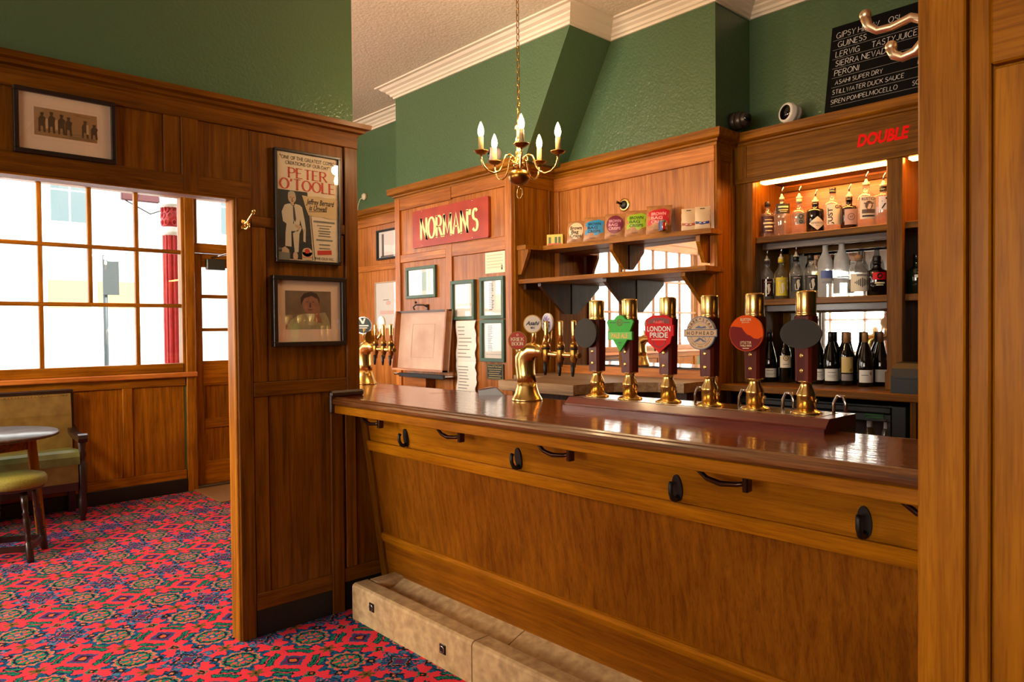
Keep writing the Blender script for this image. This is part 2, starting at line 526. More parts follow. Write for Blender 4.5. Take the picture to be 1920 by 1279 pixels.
    def mesh(s, name, off=(0, 0, 0)):
        me = bpy.data.meshes.new(name)
        ox, oy, oz = off
        me.from_pydata([(x - ox, y - oy, z - oz) for x, y, z in s.v], [], s.f)
        bm = bmesh.new(); bm.from_mesh(me)
        bmesh.ops.recalc_face_normals(bm, faces=bm.faces)
        bm.to_mesh(me); bm.free()
        if any(s.sm):
            me.polygons.foreach_set('use_smooth', s.sm)
        me.update()
        return me


ORG = {}


def tag(o, label=None, cat=None, group=None, kind=None):
    if label: o['label'] = label
    if cat: o['category'] = cat
    if group: o['group'] = group
    if kind: o['kind'] = kind
    return o


def obj(name, mb, m, parent=None, label=None, cat=None, group=None, kind=None, loc=None):
    """one mesh object; builder coordinates are world coordinates (or the parent's frame when the parent was made at the origin)"""
    if loc is not None:
        off = loc
    elif parent is not None:
        off = ORG[parent.name]
    else:
        off = (0, 0, 0)
    o = bpy.data.objects.new(name, mb.mesh(name, off))
    for q in (m if isinstance(m, (list, tuple)) else [m]):
        o.data.materials.append(q)
    COL.objects.link(o)
    if parent is not None:
        o.parent = parent
        ORG[o.name] = ORG[parent.name]
    else:
        o.location = off
        ORG[o.name] = tuple(off)
    return tag(o, label, cat, group, kind)


def thing(name, label, cat, loc=(0, 0, 0), group=None, kind=None):
    o = bpy.data.objects.new(name, None)
    o.empty_display_size = 0.05
    COL.objects.link(o)
    o.location = loc
    ORG[o.name] = tuple(loc)
    return tag(o, label, cat, group, kind)


def box(name, parent, m, x0, x1, y0, y1, z0, z1, b=0.0025, **k):
    return obj(name, MB().box(x0, x1, y0, y1, z0, z1, b), m, parent, **k)


def kids(o):
    return [c for c in COL.objects if c.parent == o]


def copy_tree(o, parent=None):
    c = o.copy(); COL.objects.link(c)
    if parent is not None: c.parent = parent
    ORG[c.name] = ORG.get(o.name, (0, 0, 0))
    for ch in list(o.children): copy_tree(ch, c)
    return c


# ------------------------------------------------------------------ lettering
TXT = {}


def text2d(s, bold=0.0, shear=0.0):
    key = (s, bold, shear)
    if key not in TXT:
        cu = bpy.data.curves.new('lettering', 'FONT'); cu.body = s; cu.size = 1.0; cu.offset = bold; cu.shear = shear
        cu.resolution_u = 3
        o = bpy.data.objects.new('lettering', cu)
        me = bpy.data.meshes.new_from_object(o)
        vs = [(v.co.x, v.co.y) for v in me.vertices]; fs = [tuple(p.vertices) for p in me.polygons]
        bpy.data.objects.remove(o); bpy.data.meshes.remove(me); bpy.data.curves.remove(cu)
        xs = [v[0] for v in vs] or [0]; ys = [v[1] for v in vs] or [0]
        TXT[key] = (vs, fs, min(xs), max(xs), min(ys), max(ys))
    return TXT[key]


def put(mb, s, fn, cx, cy, h=None, w=None, bold=0.0, shear=0.0, t=0.0, align='C'):
    """letters s centred on (cx, cy) of the surface fn(p, q, t), cap height h, squeezed to width w if given"""
    vs, fs, x0, x1, y0, y1 = text2d(s, bold, shear)
    k = h / 0.72 if h else None
    kx = w / (x1 - x0) if w else k
    if k is None: k = kx
    ax = {'C': (x0 + x1) / 2, 'L': x0, 'R': x1}[align]
    mb.add([fn(cx + (x - ax) * kx, cy + (y - 0.36) * k, t) for x, y in vs], fs)
    return mb


def arc(cx, cy, rx, ry, a, b, n=8):
    return [(cx + rx * math.cos(math.radians(a + (b - a) * i / n)), cy + ry * math.sin(math.radians(a + (b - a) * i / n))) for i in range(n + 1)]


GL = {
    'A': (.7, [[(0, 0), (.35, 1), (.7, 0)], [(.13, .36), (.57, .36)]]),
    'B': (.6, [[(0, 0), (0, 1)], [(0, 1), (.3, 1)] + arc(.3, .77, .24, .23, 80, -90, 6) + [(0, .54)], [(.3, .54)] + arc(.3, .27, .3, .27, 80, -90, 6) + [(0, 0)]]),
    'C': (.68, [arc(.38, .5, .38, .5, 50, 310, 12)]),
    'D': (.7, [[(0, 0), (0, 1)], [(0, 1), (.25, 1)] + arc(.25, .5, .42, .5, 80, -80, 8) + [(.25, 0), (0, 0)]]),
    'E': (.55, [[(0, 0), (0, 1)], [(0, 1), (.53, 1)], [(0, .52), (.42, .52)], [(0, 0), (.55, 0)]]),
    'F': (.52, [[(0, 0), (0, 1)], [(0, 1), (.52, 1)], [(0, .52), (.42, .52)]]),
    'G': (.74, [arc(.4, .5, .4, .5, 50, 340, 12), [(.74, .0), (.74, .42), (.45, .42)]]),
    'H': (.68, [[(0, 0), (0, 1)], [(.68, 0), (.68, 1)], [(0, .5), (.68, .5)]]),
    'I': (.1, [[(.05, 0), (.05, 1)]]),
    'J': (.42, [[(.38, 1), (.38, .25)] + arc(.19, .22, .19, .22, 0, -170, 6)]),
    'K': (.64, [[(0, 0), (0, 1)], [(.6, 1), (.03, .45)], [(.2, .6), (.64, 0)]]),
    'L': (.52, [[(0, 1), (0, 0)], [(0, 0), (.52, 0)]]),
    'M': (.86, [[(0, 0), (.04, 1)], [(.04, 1), (.43, .1), (.82, 1)], [(.82, 1), (.86, 0)]]),
    'N': (.7, [[(0, 0), (0, 1)], [(0, 1), (.7, 0)], [(.7, 0), (.7, 1)]]),
    'O': (.8, [arc(.4, .5, .4, .5, 90, 450, 18)]),
    'P': (.58, [[(0, 0), (0, 1)], [(0, 1), (.3, 1)] + arc(.3, .74, .28, .26, 80, -90, 6) + [(0, .48)]]),
    'R': (.64, [[(0, 0), (0, 1)], [(0, 1), (.3, 1)] + arc(.3, .75, .26, .25, 80, -90, 6) + [(0, .5)], [(.28, .5), (.64, 0)]]),
    'S': (.52, [arc(.27, .76, .23, .24, 30, 250, 8) + arc(.26, .26, .26, .26, 80, -150, 8)]),
    'T': (.64, [[(.32, 0), (.32, 1)], [(0, 1), (.64, 1)]]),
    'U': (.68, [[(0, 1), (0, .32)] + arc(.34, .32, .34, .32, 180, 360, 8) + [(.68, 1)]]),
    'V': (.66, [[(0, 1), (.33, 0), (.66, 1)]]),
    'W': (.96, [[(0, 1), (.25, 0), (.48, .9), (.71, 0), (.96, 1)]]),
    'X': (.62, [[(0, 0), (.62, 1)], [(0, 1), (.62, 0)]]),
    'Y': (.62, [[(0, 1), (.31, .5), (.62, 1)], [(.31, .5), (.31, 0)]]),
    'Z': (.58, [[(0, 1), (.58, 1), (0, 0), (.58, 0)]]),
    "'": (.12, [[(.08, 1.02), (.02, .76)]]),
    '.': (.1, [[(.05, 0), (.05, .05)]]),
    ' ': (.32, []),
}


def stroke_text(mb, s, fn, cx, cy, h, w=None, thick=.16, thin=.05, serif=0.0, gap=.2, slant=0.0, jit=0.0, align='C', t=0.0, rng=None, smallcaps=False):
    """pen-drawn capitals: wide on the down strokes, thin across, with optional serifs or a shaky hand"""
    x = 0.0; segs = []
    for i, ch in enumerate(s):
        k = 1.0
        if smallcaps and ch.islower(): k = 0.74
        wd, st = GL.get(ch.upper(), GL[' '])
        dy = rng.uniform(-jit, jit) if rng else 0
        for line in st:
            pl = [(x + px * k + slant * py * k + (rng.uniform(-jit, jit) * .6 if rng else 0), py * k + dy + (rng.uniform(-jit, jit) * .6 if rng else 0)) for px, py in line]
            segs.append((pl, line))
        x += wd * k + gap
    tot = max(x - gap, 0.01)
    kx = (w / tot) if w else h
    x0 = {'C': cx - tot * kx / 2, 'L': cx, 'R': cx - tot * kx}[align]
    y0 = cy - h / 2
    for pl, line in segs:
        pts = [Vector((x0 + a * kx, y0 + b * h)) for a, b in pl]
        n = len(pts); lt = []; rt = []
        for i in range(n):
            d = pts[min(i + 1, n - 1)] - pts[max(i - 1, 0)]
            if d.length < 1e-9: d = Vector((0, 1))
            d.normalize()
            wdt = h * (thin + (thick - thin) * abs(d.y) ** 1.5) / 2
            nrm = Vector((-d.y, d.x)) * wdt
            lt.append(pts[i] + nrm); rt.append(pts[i] - nrm)
        vs = [fn(p.x, p.y, t) for p in lt] + [fn(p.x, p.y, t) for p in rt]
        mb.add(vs, [(i, i + 1, n + i + 1, n + i) for i in range(n - 1)])
        if serif and n == 2 and abs(pts[0].y - pts[1].y) > .5 * h:
            for p in pts:
                if abs(p.y - y0) < .06 * h or abs(p.y - y0 - h) < .06 * h:
                    a = serif * h; bth = thin * h * .5
                    mb.add([fn(p.x - a, p.y - bth, t), fn(p.x + a, p.y - bth, t), fn(p.x + a, p.y + bth, t), fn(p.x - a, p.y + bth, t)], [(0, 1, 2, 3)])
    return mb


def plane_fn(o, u, v):
    o, u, v = Vector(o), Vector(u).normalized(), Vector(v).normalized()
    n = u.cross(v)
    return lambda p, q, t=0.0: o + u * p + v * q + n * t


def cyl_fn(c, r, face):
    """wrap around a bottle: p runs round, q up; face = angle of the label's middle"""
    c = Vector(c)
    return lambda p, q, t=0.0: c + Vector((math.cos(face + p / r) * (r + t), math.sin(face + p / r) * (r + t), q))


def rect(mb, fn, x0, x1, y0, y1, t=0.0, nx=1):
    vs = []; fs = []
    for i in range(nx + 1):
        p = x0 + (x1 - x0) * i / nx
        vs += [fn(p, y0, t), fn(p, y1, t)]
    for i in range(nx):
        fs.append((2 * i, 2 * i + 2, 2 * i + 3, 2 * i + 1))
    return mb.add(vs, fs)


def disc(mb, fn, cx, cy, rx, ry=None, t=0.0, n=28, a0=0, a1=360):
    ry = ry or rx
    pts = arc(cx, cy, rx, ry, a0, a1, n)
    if a1 - a0 == 360: pts = pts[:-1]
    return mb.poly(pts, fn, t)


def ring(mb, fn, cx, cy, r0, r1, t=0.0, n=32, k=1.0):
    vs = []
    for i in range(n):
        a = 2 * PI * i / n
        vs += [fn(cx + r0 * math.cos(a), cy + r0 * k * math.sin(a), t), fn(cx + r1 * math.cos(a), cy + r1 * k * math.sin(a), t)]
    return mb.add(vs, [(2 * i, 2 * ((i + 1) % n), 2 * ((i + 1) % n) + 1, 2 * i + 1) for i in range(n)])


def arc_text(mb, s, fn, cx, cy, r, mid, span, h, bold=0.0, inside=False, t=0.0):
    n = len(s)
    for i, ch in enumerate(s):
        if ch == ' ': continue
        f = (i / (n - 1) - .5) if n > 1 else 0
        a = math.radians(mid - f * span) if not inside else math.radians(mid + f * span)
        rot = a - PI / 2 if not inside else a + PI / 2
        px, py = cx + r * math.cos(a), cy + r * math.sin(a)
        ca, sa = math.cos(rot), math.sin(rot)
        put(mb, ch, lambda p, q, tt, px=px, py=py, ca=ca, sa=sa: fn(px + p * ca - q * sa, py + p * sa + q * ca, tt), 0, 0, h, bold=bold, t=t)
    return mb


# ================================================================== THE SETTING
CEIL_Z = 3.48
XW, XP = -6.80, -3.31                      # window wall, partition face
YA, YB, YC, YE = 3.79, 3.43, 3.84, 4.24    # steps of the wall behind the bar
XB0, XB1, XC1 = -5.12, -3.68, -2.34
XR, YF = 3.0, -4.0                         # far side and street wall behind the camera


def struct(name, mb, m, parent=None):
    return obj(name, mb, m, parent, kind='structure')


floor = struct('floor', MB().box(XW - .2, XR + .2, YF - .2, 4.6, -0.06, 0.0), CARPET)
tag(floor, 'red carpet with navy and green medallion pattern', 'floor')
cl = struct('ceiling', MB().box(XW - .2, XR + .2, YF - .2, 4.6, CEIL_Z, CEIL_Z + .1), CEIL)
tag(cl, 'cream ceiling with stippled plaster texture', 'ceiling')

# --- wall behind the bar: four faces stepping back, green above, oak panelling below
wb = MB()
wb.box(XW - .2, XB0, YA, 4.6, 0, CEIL_Z)
wb.box(XB0, XB1, YB, 4.6, 0, CEIL_Z)
wb.box(XB1, XC1, YC, 4.6, 0, CEIL_Z)
wb.box(XC1, XR + .2, YE, 4.6, 2.56, CEIL_Z)
wb.box(XC1, XR + .2, 4.47, 4.6, 0, 2.56)
wb.prism([(XB1, 2.60), (-3.565, 2.60), (-3.137, 3.38), (-3.137, CEIL_Z), (XB1, CEIL_Z)], lambda p, q, t: (p, t, q), YB, YC + .01)
wall_back = struct('wall_back', wb, GREEN)
tag(wall_back, 'glossy green embossed wall stepping back above the bar panelling', 'wall')

t1 = struct('trim_1', MB().sweep([(XW, YA), (XB0, YA), (XB0, YB), (-3.137, YB), (-3.137, YC), (XC1, YC), (XC1, YE), (XR, YE)],
            [(0, 3.385), (.014, 3.385), (.016, 3.40), (.03, 3.405), (.036, 3.42), (.055, 3.432), (.06, 3.442), (.085, 3.452), (.10, 3.468), (.125, 3.47), (.128, CEIL_Z), (0, CEIL_Z)]), PLASTER)
tag(t1, 'cream stepped plaster cornice at the ceiling', 'cornice')
t2 = struct('trim_2', MB().sweep([(XW, YA), (XB0, YA), (XB0, YB), (XB1, YB), (XB1, YC), (XC1, YC), (XC1, 4.07), (XR, 4.07)],
            [(-.2, 2.535), (.0, 2.535), (.012, 2.535), (.014, 2.552), (.026, 2.558), (.028, 2.568), (.05, 2.574), (.058, 2.58), (.062, 2.625), (-.2, 2.625)]), oak('X'))
tag(t2, 'oak cornice shelf capping the panelling behind the bar', 'cornice')


def face_y(parent, pieces, Y, m_fn):
    """boards on a wall facing the room along -y: (name, x0, x1, z0, z1, proud)"""
    for nm, x0, x1, z0, z1, pr in pieces:
        ax = 'X' if (x1 - x0) > (z1 - z0) and nm in ('rail', 'moulding') else 'Z'
        box(nm, parent, m_fn(ax), x0, x1, Y - pr, Y + .012, z0, z1, .003)


def face_x(parent, pieces, Xf, m_fn, sgn=1):
    """boards on a wall facing along x: (name, y0, y1, z0, z1, proud)"""
    for nm, y0, y1, z0, z1, pr in pieces:
        ax = 'Y' if (y1 - y0) > (z1 - z0) and nm in ('rail', 'moulding') else 'Z'
        box(nm, parent, m_fn(ax), Xf - .012 * sgn, Xf + pr * sgn, y0, y1, z0, z1, .003)


# A: set-back bay beside the window wall
face_y(wall_back, [('panel', XW, -6.34, .0, 2.535, .004), ('rail', -6.34, XB0, 2.455, 2.535, .02), ('panel', -6.34, XB0, 2.075, 2.455, .006), ('rail', -6.34, XB0, 2.02, 2.075, .02),
                   ('panel', -6.34, -5.66, .0, 2.02, .006), ('stile', -5.67, -5.62, .0, 2.02, .018), ('panel', -5.62, XB0, .0, 2.02, .006)], YA, oakl)
# B: bay with the red sign
face_y(wall_back, [('rail', XB0 + .07, -4.36, 2.44, 2.535, .02), ('rail', -4.355, -3.745, 2.45, 2.535, .02), ('stile', XB0, XB0 + .07, .0, 2.535, .024), ('stile', -3.745, XB1, .0, 2.535, .024),
                   ('panel', XB0 + .07, -4.40, 2.07, 2.44, .006), ('panel', -4.40, -3.745, 2.10, 2.45, .006),
                   ('rail', XB0 + .07, -4.43, 2.005, 2.07, .018), ('rail', -4.355, -3.745, 2.005, 2.10, .018), ('stile', -4.43, -4.355, .0, 2.10, .02),
                   ('panel', XB0 + .07, -4.43, .0, 2.005, .006), ('panel', -4.355, -3.745, .0, 2.005, .006)], YB, oakl)
face_x(wall_back, [('panel', YB, YC, .0, 2.535, .004), ('rail', YB, YC, 2.45, 2.535, .016), ('stile', YC - .07, YC, .0, 2.45, .018), ('stile', YB, YB + .03, .0, 2.45, .012)], XB1, oak)
# C: recess with the mirror and shelves
face_y(wall_back, [('rail', XB1, XC1, 2.44, 2.535, .018), ('panel', XB1 + .06, XC1 - .03, 2.02, 2.44, .006), ('stile', XB1 + .006, XB1 + .06, .0, 2.44, .018), ('stile', XC1 - .035, XC1, .0, 2.44, .018),
                   ('rail', XB1 + .06, XC1 - .035, 1.10, 1.185, .02), ('panel', XB1 + .06, XC1 - .035, .0, 1.10, .006)], YC, oakl)
mirror = box('mirror', wall_back, MIRROR, XB1 + .06, XC1 - .035, YC - .012, YC, 1.185, 2.01, 0)
box('mirror_edge', wall_back, BLACK, XB1 + .06, XC1 - .035, YC - .016, YC - .011, 1.172, 1.19, .001)
box('mullion', wall_back, oak(), -3.07, -3.045, YC - .022, YC, 1.185, 2.01, .003)
# D: side of the recess before the bottle cabinet
face_x(wall_back, [('panel', YC, 4.06, .0, 2.535, .004), ('stile', YC - .012, YC + .03, .0, 2.535, .014), ('stile', 4.0, 4.06, .0, 2.535, .014), ('rail', YC + .03, 4.0, 2.45, 2.535, .012)], XC1, oak)

# --- window wall of the far room
wl = MB()
wl.box(XW - .2, XW, YF, -3.0, 0, CEIL_Z)
wl.box(XW - .2, XW, -3.0, 2.34, 0, 1.04)
wl.box(XW - .2, XW, -3.0, 3.26, 2.76, CEIL_Z)
wl.box(XW - .2, XW, 3.26, 4.6, 0, CEIL_Z)
wall_left = struct('wall_left', wl, GREEN)
tag(wall_left, 'panelled window wall of the far room', 'wall')
pieces = [('rail', -3.0, 2.25, .965, 1.04, .02), ('rail', -3.0, 2.25, .12, .20, .02)]
y = 2.24
while y > -2.6:
    pieces += [('panel', y - .43, y, .20, .965, .006), ('stile', y - .51, y - .43, .20, .965, .02)]
    y -= .51
pieces += [('stile', -4.0, -3.0, 0, 2.76, .01), ('rail', -3.0, 3.3, 2.76, 2.9, .02)]
face_x(wall_left, pieces, XW, oak)
struct('baseboard_left', MB().box(XW, XW + .028, -3.0, 2.25, 0, .12, .004), SKIRT)
box('sill', wall_left, oakl('Y'), XW - .1, XW + .055, -3.0, 2.35, 1.04, 1.085, .008)

win = thing('window_1', 'long small-paned window with oak glazing bars, white daylight outside', 'window', (XW - .05, -.4, 1.1), kind='structure')
box('window_frame', win, oak('Y'), XW - .09, XW + .01, -3.0, 2.25, 1.085, 1.165, .004)
box('window_frame', win, oak('Y'), XW - .09, XW + .01, -3.0, 2.25, 2.66, 2.76, .004)
box('window_frame', win, oak(), XW - .09, XW + .01, 2.235, 2.26, 1.085, 2.76, .004)
box('window_frame', win, oak(), XW - .09, XW + .01, -3.0, -2.9, 1.085, 2.76, .004)
box('door_post', win, oak(), XW - .12, XW + .03, 2.26, 2.345, 0, 2.76, .004)
ys = [2.235, 1.875, 1.515, 1.16, .80, .44, .08, -.28, -.64, -1.0, -1.36, -1.72, -2.08, -2.44, -2.8]
for i, yy in enumerate(ys[1:], 1):
    box('glazing_bar', win, oak(), XW - .06, XW - .015, yy - .017, yy + .017, 1.165 if i not in (2, 4, 7, 10) else 1.69, 2.66, .004)
for zz in (1.683, 2.168):
    box('glazing_bar', win, oak('Y'), XW - .062, XW - .013, -2.9, 2.235, zz - .017, zz + .017, .004)
for i in range(len(ys) - 1):
    for z0, z1 in ((1.69, 2.15), (2.18, 2.66)):
        box('pane', win, GLASS, XW - .04, XW - .036, ys[i + 1] + .015, ys[i] - .015, z0, z1, 0)
for a, b in ((0, 1), (1, 3), (3, 5), (5, 6), (6, 8), (8, 9), (9, 11), (11, 14)):
    box('pane', win, GLASS, XW - .04, XW - .036, ys[b] + .015, ys[a] - .015, 1.16, 1.675, 0)

door = thing('door_1', 'oak street door with three small panes and a transom light', 'door', (XW - .06, 2.8, 0), kind='structure')
dx0, dx1 = XW - .085, XW - .04
box('stile', door, oak(), dx0, dx1, 2.345, 2.43, .028, 2.17, .003)
box('stile', door, oak(), dx0, dx1, 3.06, 3.14, .05, 2.17, .003)
for z0, z1 in ((2.045, 2.17), (1.757, 1.792), (1.45, 1.482), (.945, 1.176), (.55, .64), (.028, .24)):
    box('rail', door, oak('Y'), dx0, dx1, 2.43, 3.06, z0, z1, .003)
for z0, z1 in ((.64, .945), (.24, .55)):
    box('panel', door, oak(), dx0 + .012, dx1 - .014, 2.43, 3.06, z0, z1, 0)
for z0, z1 in ((1.792, 2.045), (1.482, 1.757), (1.176, 1.45)):
    box('pane', door, GLASS, dx1 - .014, dx1 - .010, 2.43, 3.06, z0, z1, 0)
box('transom', door, oak('Y'), dx0 - .01, dx1 + .03, 2.345, 3.26, 2.175, 2.262, .004)
box('frame_head', door, oak('Y'), dx0 - .01, dx1 + .03, 2.345, 3.26, 2.665, 2.76, .004)
box('frame_post', door, oak(), dx0 - .01, dx1 + .03, 2.345, 2.385, 2.262, 2.665, .004)
box('frame_post', door, oak(), dx0 - .01, dx1 + .03, 3.15, 3.26, 0, 2.665, .004)
box('pane', door, GLASS, dx0 + .02, dx0 + .024, 2.385, 3.15, 2.262, 2.665, 0)
for z in (.42, 1.9):
    hg = MB().lathe([(.011, -.05), (.011, .05)], (dx1 + .012, 2.356, z), 8); hg.ball((dx1 + .012, 2.356, z + .055), .013, 8, 5); hg.ball((dx1 + .012, 2.356, z - .055), .013, 8, 5)
    obj('hinge', hg, mat('dark_iron', (50, 44, 40), .4, .8), door)
box('closer_body', door, mat('grey_green_metal', (62, 66, 62), .4, .6), dx1, dx1 + .055, 2.46, 2.63, 2.02, 2.12, .006)
obj('closer_arm', MB().tube([(dx1 + .05, 2.50, 2.13), (dx1 + .17, 2.60, 2.16), (dx1 + .06, 2.68, 2.19)], .009, 6), CHROME, door)
box('threshold', door, mat('worn_metal_threshold', (120, 110, 96), .35, .8), XW - .12, XW + .01, 2.345, 3.15, 0, .03, .004)

mat_o = obj('door_mat', MB().box(XW + .02, -6.12, 2.30, 3.3, 0, .012, .004), noisy('coir_mat', (120, 84, 48), (146, 108, 66), 200, .95, .5, .004),
            label='plain brown coir mat inside the street door', cat='door mat', loc=(-6.45, 2.8, 0))

# --- the partition with the wide opening
pt = MB()
pt.box(XP - .085, XP - .012, YF, -.5, 0, 2.46)
pt.box(XP - .085, XP - .012, -.5, 1.335, 2.068, 2.46)
pt.box(XP - .085, XP - .012, 1.335, 1.96, 0, 2.46)
pt.box(XP - .085, XP - .012, 1.96, 2.35, 0, 1.05)
part = struct('wall_partition', pt, oakd())
tag(part, 'oak panelled partition beside the bar with a wide doorless opening', 'partition')
struct('wall_partition_top', MB().box(XP - .09, XP - .005, YF, 1.955, 2.46, CEIL_Z), GREEN)
face_x(part, [
    ('jamb', 1.332, 1.402, 0, 2.066, .006),
    ('rail', -.5, 1.404, 2.063, 2.142, .006), ('panel', .30, 1.025, 2.142, 2.392, -.006), ('stile', .22, .30, 2.142, 2.392, .004), ('stile', .14, .22, 2.142, 2.392, 0.0), ('panel', -.5, .14, 2.142, 2.392, -.006),
    ('stile', 1.025, 1.096, 2.066, 2.392, 0.0), ('stile', 1.096, 1.168, 2.066, 2.392, .007), ('panel', 1.168, 1.404, 2.142, 2.392, -.006),
    ('rail', YF, 1.975, 2.39, 2.46, .008),
    ('panel', 1.404, 1.897, 1.99, 2.39, -.006), ('rail', 1.404, 1.897, 1.94, 1.99, .003), ('panel', 1.478, 1.897, 1.206, 1.94, -.006), ('board', 1.404, 1.476, 1.206, 1.94, 0.0),
    ('stile', 1.897, 1.972, 1.03, 2.39, .007),
    ('rail', 1.404, 1.897, 1.139, 1.206, .005), ('board', 1.404, 1.476, .20, 1.139, 0.0), ('panel', 1.478, 1.80, .20, 1.139, -.006),
    ('rail', 1.404, 1.80, .125, .205, .004), ('post', 1.80, 1.868, 0, 1.03, .008), ('panel', 1.868, 1.885, .125, 1.03, -.008), ('stile', 1.885, 1.945, .22, 1.03, .004), ('panel', 1.945, 2.3, .22, 1.03, -.006),
    ('rail', 1.868, 2.3, .145, .22, .002),
    ('panel', YF, -.58, 0, 2.39, -.002), ('stile', -.58, -.5, 0, 2.066, .006)], XP, oakd)
box('jamb_edge', part, oak(), XP - .092, XP - .006, 1.322, 1.336, 0, 2.066, .004)
box('jamb_edge', part, oak(), XP - .092, XP - .006, -.505, -.495, 0, 2.066, .003)
box('soffit_board', part, oak('Y'), XP - .092, XP - .002, -.5, 1.335, 2.056, 2.07, .003)
box('end_board', part, oakd(), XP - .09, XP - .004, 1.958, 1.972, 1.11, 2.46, .003)
face_x(part, [('stile', 1.34, 1.42, 0, 2.39, .006), ('panel', 1.42, 1.96, 1.2, 2.39, -.004), ('panel', 1.42, 1.96, .1, 1.2, -.004), ('rail', YF, 1.96, 2.066, 2.142, .006), ('panel', YF, -.5, 0, 2.066, -.002)], XP - .097, oakd, -1)
struct('trim_3', MB().sweep([(XP, YF), (XP, 1.972), (XP - .09, 1.972), (XP - .09, YF)],
       [(-.02, 2.452), (.008, 2.452), (.012, 2.464), (.03, 2.47), (.034, 2.482), (.056, 2.488), (.06, 2.51), (-.02, 2.51)], 1), oakd('Y'))
struct('baseboard_partition', MB().box(XP - .01, XP + .001, 1.404, 1.80, 0, .13, .002).box(XP - .01, XP + .001, 1.868, 2.2, 0, .15, .002), SKIRT)

# --- oak screen at the near end of the bar
YS = 1.36
sc = MB().box(-.43, XR, YS + .012, YS + .085, 0, CEIL_Z)
screen = struct('wall_screen', sc, oakb())
tag(screen, 'oak boarded screen wall at the near end of the bar', 'wall')
face_y(screen, [('stile', -.434, -.3625, 0, CEIL_Z, .012), ('board', -.359, -.329, 0, CEIL_Z, .004), ('board', -.3275, .30, 0, 1.862, -.004), ('rail', -.328, XR, 1.865, 2.05, .008), ('board', .30, .9, 0, 1.862, -.004),
                ('board', .9, 1.6, 0, 1.862, -.004), ('board', 1.6, XR, 0, 1.862, -.004), ('board', -.328, XR, 2.05, CEIL_Z, 0.0)], YS, oakb)

# --- walls behind and beside the camera, with the street windows
wf = MB()
for x0, x1 in ((XW - .2, -6.2), (-3.8, -2.3), (1.1, XR + .2)):
    wf.box(x0, x1, YF - .2, YF, 0, CEIL_Z)
for x0, x1 in ((-6.2, -3.8), (-2.3, 1.1)):
    wf.box(x0, x1, YF - .2, YF, 0, .95); wf.box(x0, x1, YF - .2, YF, 3.3 if x0 < -4 else 2.5, CEIL_Z)
wall_front = struct('wall_front', wf, oakl())
for k, (x0, x1) in enumerate(((-6.2, -3.8), (-2.3, 1.1)), 2):
    w = thing('window_%d' % k, 'street window with oak bars behind the camera', 'window', ((x0 + x1) / 2, YF, .95), kind='structure')
    n = round((x1 - x0) / .55); zh = 3.3 if x0 < -4 else 2.5
    for i in range(n + 1):
        xx = x0 + (x1 - x0) * i / n
        box('glazing_bar', w, oak(), xx - .025, xx + .025, YF - .1, YF - .05, .95, zh, .004)
    for zz in (.98, 1.55, zh - .6, zh - .03):
        box('glazing_bar', w, oak('X'), x0, x1, YF - .102, YF - .048, zz - .025, zz + .025, .004)
    box('pane', w, GLASS, x0, x1, YF - .078, YF - .074, .95, zh, 0)
struct('wall_right', MB().box(XR, XR + .2, YF - .2, 4.6, 0, CEIL_Z), GREEN)

# ------------------------------------------------------------------ outside the far window
struct('street', MB().box(-40, XW - .2, -25, 30, -.35, -.25).box(-40, XR + 8, -30, YF - .2, -.35, -.25), noisy('pale_paving', (190, 186, 180), (206, 202, 196), 3, .9, 0))
bld = thing('building', 'white rendered building across the street with grey sash windows', 'building', (-15.5, 3, -.25))
bw = MB().box(-19, -15.0, -14, 18, -.25, 9.0)
obj('facade', bw, noisy('white_render', (236, 234, 230), (246, 245, 242), 1.2, .8, 0), bld)
SASH = mat('grey_sash_glass', (84, 100, 100), .2)
for yy in (-9.2, -6.2, -3.2, -.2, 2.7, 5.7, 8.7):
    w = obj('window', MB().box(-15.04, -14.96, yy - .05, yy + .68, 3.35, 5.2, .01), mat('white_sash_paint', (240, 240, 238), .5), bld)
    for a in range(2):
        for c in range(3):
            obj('pane', MB().box(-14.955, -14.95, yy + .02 + a * .31, yy + .30 + a * .31, 3.45 + c * .58, 4.0 + c * .58), SASH, w)
for yy in (-7.0, -2.0, 2.66, 3.45, 7.0):
    obj('panel', MB().box(-15.03, -14.97, yy, yy + .68, 1.9, 2.40, .01), mat('pale_orange_boards', (190, 140, 92), .7), bld)
b2 = thing('building', 'tall pale block seen from the street windows behind the camera', 'building', (0, -16, -.25))
obj('facade', MB().box(-14, 12, -19, -15, -.25, 7), MATS['white_render'], b2)

col_l = thing('iron_column', 'red cast iron column with white capital outside the window', 'column', (-7.8, 2.475, -.25))
REDP = noisy('red_gloss_paint', (170, 26, 34), (190, 36, 42), 20, .35, .15)
WHP = mat('white_gloss_paint', (236, 236, 234), .4)
c0 = (-7.8, 2.475, 0)
fl = MB()
vs = []
n = 48
for z in (-.25, 2.44):
    for i in range(n):
        rr = .082 + (.006 if (i // 2) % 2 == 0 else -.006); vs.append((c0[0] + rr * math.cos(2 * PI * i / n), c0[1] + rr * math.sin(2 * PI * i / n), z))
fl.add(vs, [(i, (i + 1) % n, n + (i + 1) % n, n + i) for i in range(n)])
obj('fluted_shaft', fl, REDP, col_l)
obj('ring', MB().lathe([(.085, 2.43), (.105, 2.44), (.108, 2.47), (.095, 2.49), (.098, 2.51), (.085, 2.52)], c0, 24), WHP, col_l)
rel = MB().lathe([(.088, 2.51), (.092, 2.6), (.09, 2.72)], c0, 24)
